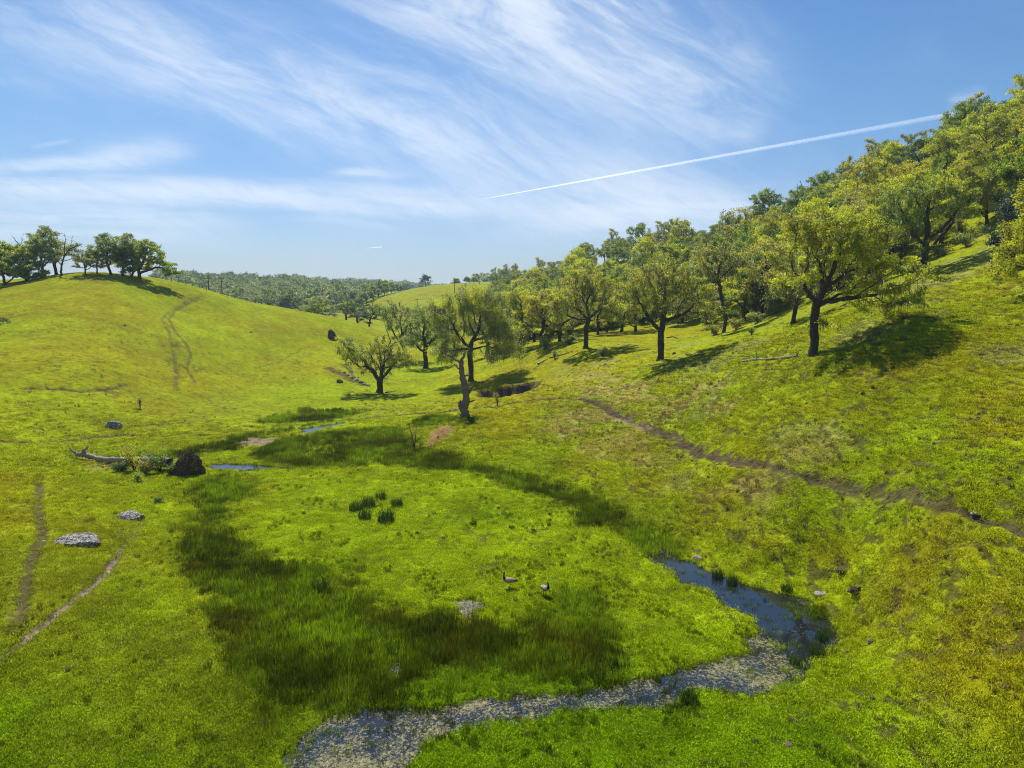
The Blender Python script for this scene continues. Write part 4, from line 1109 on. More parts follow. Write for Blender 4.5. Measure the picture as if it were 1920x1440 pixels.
# --- the wood on the right hill
g2 = np.random.default_rng(77)
def front_Y(px):
    return np.interp(px, [930, 1050, 1160, 1250, 1350, 1430, 1490, 1600, 1700, 1780, 1860, 1960, 2100], [150, 142, 150, 140, 128, 112, 104, 104, 112, 118, 104, 92, 88])
def ridge_Y(px):
    return np.interp(px, [930, 1000, 1100, 1200, 1350, 1500, 1600, 1700, 1800, 1920, 2100], [480, 470, 335, 275, 240, 200, 182, 166, 152, 142, 132])
placed = []
def zone(px, Yw):
    f, r_ = front_Y(px), ridge_Y(px); t = (Yw - f) / (r_ - f)
    side = ['far left end', 'left part', 'left middle', 'middle', 'right middle', 'right part', 'right end'][int(np.digitize(px, [1040, 1150, 1270, 1390, 1520, 1680]))]
    lvl = ['lower edge', 'lower slope', 'middle slope', 'upper slope', 'skyline'][int(np.digitize(t, [.16, .38, .6, .82]))]
    return side, lvl, t
tries = 0
while tries < 16000 and len(placed) < 212:
    tries += 1
    px = g2.uniform(925, 2040); Yw = math.exp(g2.uniform(math.log(85), math.log(500)))
    f, r_ = front_Y(px), ridge_Y(px)
    if Yw < f or Yw > r_ * 1.06: continue
    x_ = (px - 960) / FPX * Yw
    sp = 6.6 + max(0, Yw - 150) * .032
    if Yw > r_ * .93: sp *= .72
    if any((x_ - a) ** 2 + (Yw - b) ** 2 < sp * sp for a, b in placed): continue
    # open grass gap in the hollow behind the slanting tree
    if 1340 < px < 1385 and 125 < Yw < 165: continue
    placed.append((x_, Yw))
    side, lvl, t = zone(px, Yw)
    if t > .72 or Yw > 260: kd = g2.choice(['grey', 'green', 'grey', 'dark', 'green'])
    elif t > .4: kd = g2.choice(['spring', 'grey', 'dark', 'green', 'olive', 'gold'])
    else: kd = g2.choice(['spring', 'spring', 'olive', 'green', 'green', 'bushy'])
    if px > 1600 and t < .85 and g2.uniform() < .5: kd = 'gold' if g2.uniform() < .55 else 'spring'
    vr = KINDS[kd]; s = g2.uniform(.92, 1.34) * (1.0 if px < 1650 else .95)
    if lvl == 'skyline': s *= g2.uniform(.66, .95)
    size_ = 'tall' if s > 1.08 else ('small' if s < .92 else 'medium')
    lab = f'{size_} {NAMES[kd]} on the {lvl} of the right wood, {side}'
    place_tree(vr[g2.integers(len(vr))], (x_, Yw, onground(x_, Yw) - .15), 'oak_tree', lab, group=f'{size_} {NAMES[kd]}s, {lvl} of the right wood, {side}', rotz=g2.uniform(0, 6.28), scl=s, sz=g2.uniform(.9, 1.12))
# bare treetop on the skyline
x_, Yw = (1487 - 960) / FPX * 196, 196.
V_, F_ = tube_mesh(branchy(15, [([(0, 0, 0), (.1, 0, 5.2), (-.2, 0, 8.8), (.2, 0, 10.8), (-.2, 0, 12.4)], .2, .06), ([(-.2, 0, 8.8), (-1.0, 0, 10.2), (-.9, 0, 11.6)], .10, .04), ([(.1, 0, 10.2), (1.0, 0, 10.8), (1.8, 0, 11.0)], .08, .04)], 4, 1.4, .06), SID, 9, .08)
place_tree([('trunk', mesh_np('bare_tree_limbs', V_, F_, [M_BARK], True))], (x_, Yw, onground(x_, Yw)), 'bare_tree', 'bare dead treetop sticking up above the skyline of the right wood')

# --- middle distance and far trees
def far_variant(seed, mats, H_=9., W_=4., n=1500, **kw): return variant(seed, mats, .4, H_=H_, W_=W_, n_leaf=n, size=.80, spread=.60, moss=0, stem=.22, **kw)
FAR = [far_variant(401, [M_GREY, M_GREEN]), far_variant(402, [M_GREEN, M_OLIVE], H_=10), far_variant(403, [M_DARK, M_GREY], W_=4.6), far_variant(404, [M_GREY, M_DARK], H_=8)]
FARN = ['grey green', 'olive green', 'dark', 'blue grey']
p = np.array([(800 - 960) / FPX * 470, 470.]); place_tree(FAR[2], (p[0], p[1], onground(*p) - .2), 'oak_tree', 'lone dark oak standing on the crest of the green rounded hill', scl=.78, sz=1.2)
far_xy = []
def far_tree(px, Yw, s, lab, gr, i=None, sz=1.):
    x_ = (px - 960) / FPX * Yw; i = int(g2.integers(4)) if i is None else i
    far_xy.append((x_, Yw))
    place_tree(FAR[i], (x_, Yw, onground(x_, Yw) - .3), 'oak_tree', lab.format(FARN[i]), group=gr.format(FARN[i]), rotz=g2.uniform(0, 6.28), scl=s, sz=sz)
for px in np.arange(838, 1030, 9):
    px = px + g2.uniform(-3, 3)
    far_tree(px, 480 + 90 * g2.uniform() + (1030 - px) * .2, g2.uniform(.75, 1.15) * (1.15 if px > 900 else .85), '{} oak, ' + ('left end' if px < 885 else 'left middle' if px < 935 else 'right middle' if px < 985 else 'right end') + ' of the row along the top of the green rounded hill', '{} oaks, ' + ('left end' if px < 885 else 'left middle' if px < 935 else 'right middle' if px < 985 else 'right end') + ' of the row along the green hill top')
for px, Yw, s in [(683, 400, 1.0), (690, 415, 1.1), (702, 425, 1.05), (712, 440, 1.15), (722, 445, 1.0), (735, 452, .8), (742, 458, .7), (675, 385, .9), (665, 440, 1.1), (752, 470, .5)]:
    far_tree(px, Yw, s, '{} oak in the small grove at the left foot of the green rounded hill', '{} oaks in the grove left of the green hill')
c_ = 0
while c_ < 4:
    px = g2.uniform(300, 690); Yw = g2.uniform(380, 800)
    x_ = (px - 960) / FPX * Yw
    if any((x_ - a) ** 2 + (Yw - b) ** 2 < 9.5 ** 2 for a, b in far_xy): continue
    # leave the open meadows on the far hill
    if (445 < px < 500 and 600 < Yw < 700) or (570 < px < 640 and 430 < Yw < 520) or (540 < px < 600 and 640 < Yw < 700): continue
    if (x_ + 1e-9) and fbm(np.array([x_]), np.array([Yw]), 90, 3, 200)[0] < .44: continue
    far_tree(px, Yw, g2.uniform(.95, 1.5), '{} oak scattered on the far wooded hill beyond the left crest', '{} oaks on the far hill beyond the left crest'); c_ += 1
# the far wood that reads as one mass
n = 4600
px = g2.uniform(150, 1100, n); Yw = g2.uniform(390, 1900, n) ; x_ = (px - 960) / FPX * Yw
dens = ss(fbm(x_, Yw, 150, 4, 201), .44, .52)
ok = (g2.uniform(size=n) < dens) & ~((px > 640) & (px < 1100) & (Yw < 640)) & ~((Yw < 420) & (px > 560)) & (px > 290)
x_, Yw = x_[ok], Yw[ok]
mm = []
for i, sd_ in enumerate((421, 422)):
    pt_ = far_variant(sd_, [M_GREY, M_DARK] if i else [M_DARK, M_GREEN], H_=10, W_=5.2, n=900)
    (V0_, me0), (V1_, me1) = pt_[0], pt_[1]
    mm.append(me1)
s = g2.uniform(.9, 1.7, len(x_)) * (1 + .3 * ss(Yw, 800, 1600))
gn_scatter('distant_woodland', np.c_[x_, Yw, height(x_, Yw) - .5], np.c_[np.zeros((len(x_), 2)), g2.uniform(0, 6.28, len(x_))], np.c_[s, s, s], g2.integers(0, 2, len(x_)), np.ones((len(x_), 3)), mm, 'distant oak woodland merging into one mass on the far hills')
# ------------------------------------------------------------------ stones, dead wood, shrubs, birds, poles
import bmesh
HAZE = 0.00019


def rock_material(name, a, b, lich, lf=.56):
    M_, T = mat_new(name)
    tc = T.node('ShaderNodeTexCoord').outputs['Object']
    n = T.noise(tc, 3.0, 6, .7); n2 = T.noise(tc, 9.0, 6, .75, .6)
    c = T.mix(n, a, b); c = T.mix(T.mapr(n2, lf - .05, lf + .04), c, lich)
    finish(T, principled(T, c, .95, .12, bump(T, n2, 1.0, .06))); return M_


M_ROCK = rock_material('lichen_rock', (.035, .032, .033), (.17, .16, .15), (.46, .44, .39), .52)
M_ROCKD = rock_material('dark_rock', (.035, .030, .028), (.12, .10, .085), (.24, .21, .18), .60)
M_ROCKR = rock_material('red_rock', (.08, .045, .035), (.26, .17, .13), (.36, .30, .26), .60)
M_PALE = rock_material('pale_stone', (.20, .18, .15), (.36, .33, .28), (.44, .42, .38), .55)
M_SOIL = rock_material('root_soil', (.030, .020, .013), (.12, .070, .035), (.22, .20, .18), .60)


def lump(name, seed, rx, ry, rz, mat, rough=.35, sub=5, cut=-.25, spike=0.):
    bm = bmesh.new(); bmesh.ops.create_icosphere(bm, subdivisions=sub, radius=1.0)
    v = np.array([w.co[:] for w in bm.verts]); f = np.array([[q.index for q in w.verts] for w in bm.faces]); bm.free()
    d = (noise3(v, .9, seed, 3) - .5) * 2.2 * rough + (noise3(v, .28, seed + 4, 3) - .5) * 1.2 * rough
    d = d + (noise3(v, .13, seed + 7, 2) - .5) * .55 * rough
    # faceting: snap to a few planes
    g = np.random.default_rng(seed)
    for _ in range(9):
        n_ = g.normal(size=3); n_ /= np.linalg.norm(n_); h_ = g.uniform(.68, .95); t = v @ n_
        v = v - np.where(t > h_, (t - h_) * .85, 0)[:, None] * n_
    v = v * (1 + d)[:, None]
    if name == 'root_plate': v[:, 0] *= 1.15 - .5 * np.maximum(v[:, 2], 0); v[:, 0] += .15 * np.maximum(v[:, 2], 0)
    if spike: v[:, 0] += spike * np.maximum(v[:, 2], 0)
    v[:, 2] = np.maximum(v[:, 2], cut); v = v * np.array([rx, ry, rz]); v[:, 2] -= 0
    return mesh_np(name, v, f, [mat], False)


def stone(px, py, w_px, hr, seed, mat, label, cat='rock', name='rock', rough=.35, dr=.8, spike=0., rz=None, sink=.02, group=None):
    p = at(px, py); m_ = np.linalg.norm(p - np.array([0, 0, CAM_Z])) / FPX
    rx = w_px * m_ / 2
    me_ = lump(name, seed, rx, rx * dr, rx * hr * 2, mat, rough, spike=spike)
    return link(name, me_, loc=(p[0], p[1], p[2] - sink), rot=(0, 0, seed * .7 % .6 - .3 if rz is None else rz), label=label, cat=cat, group=group)


stone(146, 1016, 68, .20, 3, M_ROCK, 'low wide lumpy grey lichen rock, nearest large rock on the left meadow', rough=.5)
stone(246, 970, 42, .24, 8, M_ROCK, 'flat topped grey lichen rock right of and behind the wide lumpy rock', rough=.3)
stone(214, 801, 26, .40, 5, M_ROCK, 'small pointed grey rock on the left grass above the fallen tree', rough=.45)
stone(224, 1004, 10, .3, 6, M_ROCK, 'tiny grey stone beside the hoof worn path on the left')
stone(623, 635, 17, .95, 12, M_ROCKD, 'upright dark boulder standing alone on the right flank of the left hill', cat='boulder', name='boulder', rough=.3, spike=-.25)
stone(636, 638, 8, .4, 13, M_ROCKD, 'small dark stone touching the foot of the upright boulder')
stone(637, 717, 13, .5, 14, M_ROCKD, 'dark grey rock left of the stony gully at the hill foot', rough=.3)
stone(234, 611, 6, .5, 15, M_ROCK, 'tiny pale stone alone high on the left hill')
stone(470, 623, 6, .4, 16, M_ROCK, 'tiny stone on the left hill right of the wheel tracks')
for i, (px, py, w) in enumerate([(652, 704, 9), (660, 709, 8), (668, 713, 10), (677, 718, 11), (683, 721, 8), (645, 699, 7), (671, 708, 6)]):
    stone(px, py, w, .35, 30 + i, M_ROCKR if i % 2 else M_PALE, 'small broken stone in the stony gully left of the gnarled oak', group='stones of the gully at the left hill foot')
stone(1832, 962, 20, .16, 17, M_PALE, 'flat white stone beside the trail at the right edge', rough=.2)
stone(1308, 1047, 17, .36, 18, M_PALE, 'rounded pale stone on the far bank at the start of the open creek water', rough=.15)
stone(1540, 1112, 24, .14, 19, M_PALE, 'flat pale stone lying above the bright reeds right of the creek', rough=.2)
stone(1582, 1070, 26, .25, 20, M_ROCKD, 'dark broken rock on the slope above the stump', rough=.4)
stone(1559, 1068, 12, .3, 21, M_ROCK, 'small grey stone left of the dark broken rock')
stone(1634, 1202, 13, .35, 22, M_PALE, 'small whitish stone on the right slope below the stump')
stone(1586, 1222, 16, .25, 23, M_ROCKR, 'small brown clod near the creek bend')
stone(1672, 1143, 8, .3, 24, M_ROCK, 'tiny grey stone on the right slope, right of the stump')
stone(1480, 1396, 18, .2, 25, M_ROCKR, 'small brown stone in the grass at the bottom')
stone(1380, 1236, 15, .2, 26, M_PALE, 'pale stone at the inner bank of the creek bend')
stone(265, 902, 7, .35, 27, M_PALE, 'tiny white stone right of the small shrub under the fallen tree')
stone(82, 1014, 7, .25, 28, M_PALE, 'tiny white stone left of the wide lumpy rock')
stone(799, 1044, 8, .25, 29, M_PALE, 'tiny white stone in the middle of the bright meadow')
stone(936, 964, 7, .25, 43, M_PALE, 'tiny white stone right of the dark rush clumps')
stone(866, 772, 8, 1.0, 44, M_PALE, 'white broken stump beside the foot of the snag', cat='stump', name='stump', rough=.4)
stone(1264, 664, 8, .5, 45, M_ROCKR, 'small brown stone left of the lone broad oak trunk')
stone(1318, 667, 9, .5, 46, M_ROCKD, 'small dark stone beside the trunk of the lone broad oak')
stone(1607, 1108, 30, .30, 48, M_SOIL, 'dark rotten stump with earth round it on the slope right of the creek', cat='stump', name='stump', rough=.55)

# fallen tree with upturned root plate
pa = at(352, 889); m_ = pa[1] / FPX * 1.03
root = bpy.data.objects.new('fallen_tree', None); COL.objects.link(root); root.location = pa
root['label'] = 'fallen tree with a big upturned root plate and a long pale grey log'; root['category'] = 'fallen tree'
me_ = lump('root_plate', 51, 1.45, .75, 1.75, M_SOIL, .50, sub=5, cut=-.1)
o = link('root_plate', me_, root, loc=(0, 0, -.05), rot=(0, 0, .25))
PL = [np.array(at(a, b)) - pa for a, b in [(318, 884), (280, 878), (240, 874), (205, 872), (180, 866), (160, 862), (143, 860), (134, 858)]]
hs_ = [.75, .6, .48, .38, .30, .34, .38, .55]
pts = np.array([p + np.array([0, .2, h_]) for p, h_ in zip(PL, hs_)]); tt = np.linspace(0, 7, 40)
pts = np.stack([np.interp(tt, range(8), pts[:, k]) for k in range(3)], 1) + rng.normal(size=(40, 3)) * .02
V_, F_ = tube_mesh([(pts, np.interp(tt, range(8), [.42, .38, .30, .24, .20, .20, .16, .10]) * (1 + .12 * np.sin(tt * 7)))] +
                   branchy(5, [([pts[30], pts[30] + [.1, 0, .45], pts[30] + [.5, 0, .75]], .17, .08), ([pts[39], pts[39] + [-.3, 0, .25]], .09, .04), ([pts[34], pts[34] + [.2, -.3, .15], pts[34] + [.3, -.6, .1]], .07, .03)], 1, .5), SID, 3, .15)
link('log', mesh_np('log', V_, F_, [M_DEAD], True), root)
rb = branchy(8, [([(0, -.3, .6), (g_[0] * .8, -.5, .6 + g_[1] * .8), (g_[0] * 1.5, -.6, .9 + g_[1] * 1.3)], .07, .02) for g_ in rng.uniform(-1, 1, (12, 2))], 2, .5)
V_, F_ = tube_mesh(rb, SID, 3, .1); o = link('roots', mesh_np('roots', V_, F_, [M_DEADD], True), root); o['kind'] = 'stuff'


def shrub(px, py, h, w, n, mats, label, seed, size=.12, name='shrub', stems=6, group=None, two=.3, bark=None):
    p = at(px, py); g = np.random.default_rng(seed)
    paths = []
    for i in range(stems):
        a = g.uniform(0, 6.28); r_ = w * .5 * g.uniform(.2, 1); paths.append(([(0, 0, -.05), (math.cos(a) * r_ * .4, math.sin(a) * r_ * .4, h * .45), (math.cos(a) * r_, math.sin(a) * r_, h * g.uniform(.65, 1))], .03 + .01 * h, .008))
    ch = branchy(seed, paths, 5, h * .35, .015)
    V_, F_ = tube_mesh(ch, lambda r: 4, seed, .1)
    root = bpy.data.objects.new(name, None); COL.objects.link(root); root.location = p; root['label'] = label; root['category'] = 'shrub' if name == 'shrub' else name
    if group: root['group'] = group
    link('stems', mesh_np('stems', V_, F_, [bark or M_BARK], True), root)
    tips = np.vstack([c[0][1:] for c in ch]); tips = tips[tips[:, 2] > h * .18]
    if n: link('foliage', leaves_mesh('foliage', tips, seed, n, size, .08 + .05 * w, mats, clumpcol=.5, two=two), root)
    return root


shrub(252, 882, 2.1, 2.2, 1100, [M_GOLD, M_OLIVE], 'tall thin yellow leafed shrub growing through the log of the fallen tree', 61)
shrub(300, 886, 1.8, 1.9, 1300, [M_GREEN, M_GOLD], 'green yellow shrub growing beside the root plate of the fallen tree', 62)
shrub(228, 884, .8, 1.9, 1500, [M_DARK, M_GREEN], 'low dark green bush in front of the log', 63)
shrub(272, 888, 1.0, 2.0, 1500, [M_OLIVE, M_DARK], 'low brownish bramble bush between the two taller shrubs of the fallen tree', 64)
shrub(318, 890, .9, 1.2, 900, [M_DARK, M_OLIVE], 'small dark bush against the root plate', 65)
shrub(258, 902, .75, .7, 500, [M_GREEN, M_DARK], 'little cone shaped shrub in the grass below the fallen tree', 66)
shrub(263, 766, 1.5, .8, 260, [M_OLIVE, M_GOLD], 'bushy brown sapling alone on the grass above the pointed rock', 67, name='sapling')
shrub(777, 842, 2.6, 1.1, 160, [M_OLIVE], 'nearly bare thin sapling left of the orange earth mound', 68, name='sapling', stems=3, size=.09)
shrub(933, 762, 1.7, 1.2, 320, [M_OLIVE, M_GREY], 'thin bush standing under the dark eroded bank', 69, name='sapling', stems=4)
shrub(1409, 628, .9, 1.1, 700, [M_GREEN], 'small round dark green bush alone on the slope above the pale log', 70)
shrub(1040, 672, 1.2, 1.1, 600, [M_GREY, M_GREEN], 'small dark bush left of the drooping front oak', 71)
shrub(298, 942, .35, .5, 260, [M_DARK], 'tiny dark tuft like bush on the left meadow above the flat topped rock', 72)
shrub(1130, 668, 1.3, 2.4, 1600, [M_GREY, M_DARK], 'grey green bush in the shadow of the drooping front oak', 73)
for i, (px, py, h, w) in enumerate([(975, 663, 2.2, 4), (1022, 655, 2.0, 4), (950, 668, 2.4, 4), (1066, 646, 1.6, 3), (1380, 618, 1.8, 3), (1420, 604, 1.6, 3), (1340, 628, 1.6, 3), (1710, 515, 1.4, 2.6), (1760, 482, 1.6, 3), (1812, 462, 1.8, 3.4), (745, 688, 1.2, 3.0)]):
    shrub(px, py, h, w, 1500, [M_GREY, M_GREEN] if i % 2 else [M_OLIVE, M_GREEN], ['bush under the golden green oak at the left end of the wood', 'low bush at the left foot of the wood, right of the golden green oak', 'leafy bush between the lichen draped oak and the wood', 'bush at the wood edge left of the drooping front oak',
          'bush in the dark hollow beside the slanting oak', 'bush at the foot of the dark group of stems', 'bush left of the slanting oak trunk', 'low bush left of the large dark stemmed oak', 'low bush right of the large dark stemmed oak', 'bush on the upper slope near the bay tree', 'low bush left of the straight trunked green oak'][i], 90 + i, size=.2)

# undergrowth in the wood
ug = []
for sd_, mt in ((611, [M_GREY, M_GREEN]), (612, [M_DARK, M_GREY]), (613, [M_OLIVE, M_GREEN])):
    g = np.random.default_rng(sd_); ch = branchy(sd_, [([(0, 0, -.1), (g_[0], g_[1], 1.0), (g_[0] * 2, g_[1] * 2, 2.0)], .07, .02) for g_ in g.uniform(-.8, .8, (6, 2))], 5, .9, .02)
    V_, F_ = tube_mesh(ch, lambda r: 4, sd_, .1); tips = np.vstack([c[0][1:] for c in ch])
    ug.append([('stems', mesh_np('bush_stems', V_, F_, [M_BARK], True)), ('foliage', leaves_mesh('bush_foliage', tips, sd_, 2200, .26, .32, mt, two=.4))])
g3 = np.random.default_rng(31); ub = []
while len(ub) < 130:
    px = g3.uniform(930, 1960); f, r_ = front_Y(px), ridge_Y(px); Yw = f + (r_ - f) * g3.uniform(-.02, .40) ** 1.0; x_ = (px - 960) / FPX * Yw
    if 1335 < px < 1390 and 122 < Yw < 165: continue
    if any((x_ - a) ** 2 + (Yw - b) ** 2 < 12 for a, b in ub): continue
    ub.append((x_, Yw)); side, lvl, t = zone(px, Yw); q = int(g3.integers(3)); nm_ = ['grey green', 'dark green', 'olive'][q]
    place_tree(ug[q], (x_, Yw, onground(x_, Yw)), 'undergrowth_bush', f'{nm_} bush under the oaks, {lvl} of the right wood, {side}', 'bush', group=f'{nm_} bushes under the oaks, {lvl} of the right wood, {side}', rotz=g3.uniform(0, 6.28), scl=g3.uniform(.7, 1.5))

# snag
p = at(871, 782); m_ = p[1] / FPX * 1.01
def sp(a, b, dy=0): return ((a - 871) * m_, dy, (782 - b) * m_)
ch = branchy(21, [([sp(872, 784), sp(871, 765), sp(874, 745), sp(873, 725), sp(868, 708), sp(866, 690), sp(866, 676)], .50, .24)], 0)
ch[0] = (ch[0][0] * np.array([1, .6, 1]), ch[0][1] * (1 + .14 * np.sin(np.arange(len(ch[0][1])) * 1.1) * np.linspace(1, .4, len(ch[0][1]))))
ch += branchy(22, [([sp(866, 680), sp(856, 674), sp(846, 668), sp(834, 662), sp(828, 658)], .16, .04), ([sp(866, 678), sp(870, 668), sp(872, 662)], .20, .09), ([sp(850, 668), sp(847, 660), sp(841, 654)], .07, .025),
                   ([sp(872, 745), sp(880, 735), sp(885, 726), sp(892, 722)], .19, .09), ([sp(872, 757), sp(880, 752), sp(890, 750)], .17, .09), ([sp(869, 706), sp(876, 702), sp(882, 701)], .14, .06),
                   ([sp(866, 694), sp(858, 688), sp(852, 681)], .12, .05), ([sp(866, 768), sp(861, 760), sp(863, 752)], .22, .16)], 1, .5, .03)
V_, F_ = tube_mesh(ch, lambda r: 12 if r > .2 else 6, 5, .13)
root = place_tree([('trunk', mesh_np('snag_trunk', V_, F_, [M_DEADD], True))], p, 'dead_tree', 'tall broken dead snag with stubby limbs standing in the valley in front of the oaks')

# fallen limbs
def deadfall(pxs, r0, r1, label, seed, mat=None, extra=(), name='fallen_branch', lift=None):
    P_ = [np.array(at(*q)) for q in pxs]; o0 = P_[0].copy(); P_ = [q - o0 + np.array([0, 0, (lift or r0) * .8]) for q in P_]
    paths = [(P_, r0, r1)]
    m_ = o0[1] / FPX
    for (i, dxp, dzp, rr_) in extra: paths.append(([P_[i], P_[i] + np.array([dxp * m_ * .5, 0, dzp * m_ * .6]), P_[i] + np.array([dxp * m_, .1, dzp * m_])], rr_, rr_ * .35))
    V_, F_ = tube_mesh(branchy(seed, paths, 1, .8, .03), SID, seed, .12)
    return link(name, mesh_np(name, V_, F_, [mat or M_DEAD], True), loc=o0, label=label, cat='fallen log' if name == 'fallen_log' else 'fallen branch')


deadfall([(1392, 679), (1420, 675), (1460, 673), (1494, 669)], .10, .13, 'long pale fallen log with an upright forked branch on the right slope', 31, extra=[(1, -4, 16, .07), (1, -16, 9, .05), (3, 3, 8, .09), (3, -1, 7, .06)], name='fallen_log')
deadfall([(1250, 634), (1262, 632), (1272, 636)], .10, .05, 'dark drooping broken branch beside the lone broad oak', 32, M_BARK)
deadfall([(1300, 668), (1312, 664), (1322, 663)], .07, .04, 'dark curved branch on the grass right of the lone broad oak', 33, M_DEADD)
deadfall([(1008, 684), (1018, 678), (1028, 673)], .12, .06, 'short pale log on the slope left of the drooping front oak', 34)
deadfall([(1030, 672), (1048, 667), (1075, 660)], .10, .05, 'thin dark log lying in line with the short pale log', 35, M_DEADD)
deadfall([(1066, 638), (1080, 632), (1092, 640)], .10, .05, 'tangle of grey branches at the left foot of the drooping front oak', 36, M_DEADD, extra=[(1, -10, 10, .05), (0, 8, 8, .05)])
deadfall([(703, 889), (712, 887), (716, 891)], .05, .03, 'tiny white driftwood branch on the bright meadow below the rushes', 37)
deadfall([(688, 741), (706, 739)], .09, .04, 'short branch at the left foot of the gnarled oak', 38, M_DEADD)
deadfall([(722, 737), (742, 734)], .10, .05, 'dark fallen branch at the right foot of the gnarled oak', 39, M_DEADD, extra=[(0, 10, 5, .04)])
deadfall([(842, 770), (858, 768)], .06, .04, 'thin pale branch on the grass left of the snag', 40)
deadfall([(694, 733), (681, 728)], .08, .03, 'low dead limb sweeping left from the gnarled oak', 41, M_BARK, lift=.9)
deadfall([(1336, 1081), (1352, 1084)], .03, .02, 'thin white stick floating on the open creek water', 42)
deadfall([(540, 900), (555, 899), (565, 897)], .04, .02, 'thin grey stick in the marsh left of the rush clumps', 46, M_DEADD)
deadfall([(650, 677), (656, 690), (664, 700)], .09, .04, 'dark dead branch leaning over the stony gully', 47, M_DEADD, lift=.4)

# rush clumps
RC = [blades_mesh('rush_clump', 170, .42, .5, 1.05, .012, .35, 500 + i, MGB, shade=(.55, 1.25)) for i in range(3)]
for i, (px, py, s, lab) in enumerate([(668, 957, .9, 'dark green rush clump, leftmost of the six on the meadow'), (692, 950, 1.05, 'wide dark rush clump, second from the left and touching the first'), (684, 973, .9, 'dark rush clump below the left pair'),
                                      (724, 977, 1.15, 'biggest dark rush clump, lowest and right of the others'), (714, 936, .85, 'dark rush clump at the back of the meadow group'), (744, 948, .75, 'small dark rush clump at the right end of the group')]):
    p = at(px, py); link('rush_clump', RC[i % 3], loc=(p[0], p[1], p[2] - .02), rot=(0, 0, i * 1.3), label=lab, cat='rushes', group='dark rush clumps on the bright meadow').scale = (s * 1.35, s * 1.1, s * .9)
for i, (px, py, s, lab) in enumerate([(1532, 1238, .8, 'green rush clump at the outer corner of the creek bend'), (1540, 1208, .75, 'dark green rush clump overhanging the deepest water'), (1292, 1316, .9, 'tall rush clump at the lower bank of the creek'), (1475, 1108, .7, 'dark rush clump where the open water bends'),
                                      (1372, 1098, .8, 'sparse upright reeds at the inner edge of the open water'), (1345, 1090, .8, 'dense upright reeds at the inner edge of the open water'), (600, 1108, 1.1, 'bright green sedge tuft in the marsh left of the geese'), (888, 985, .5, 'small tuft on the bright meadow'), (1490, 1255, .6, 'green tuft below the creek bend')]):
    p = at(px, py); link('rush_clump', RC[(i + 1) % 3], loc=(p[0], p[1], max(p[2], -.1) - .02), rot=(0, 0, i * 1.9), label=lab, cat='rushes').scale = (s, s * .9, s * .75)

# geese: one continuous body from tail to bill
M_GOOSE, T = mat_new('goose_feathers')
finish(T, principled(T, attr(T, 'tint'), .7, .2))
M_LEG, T = mat_new('goose_leg'); finish(T, principled(T, (.02, .018, .016), .6, .3))


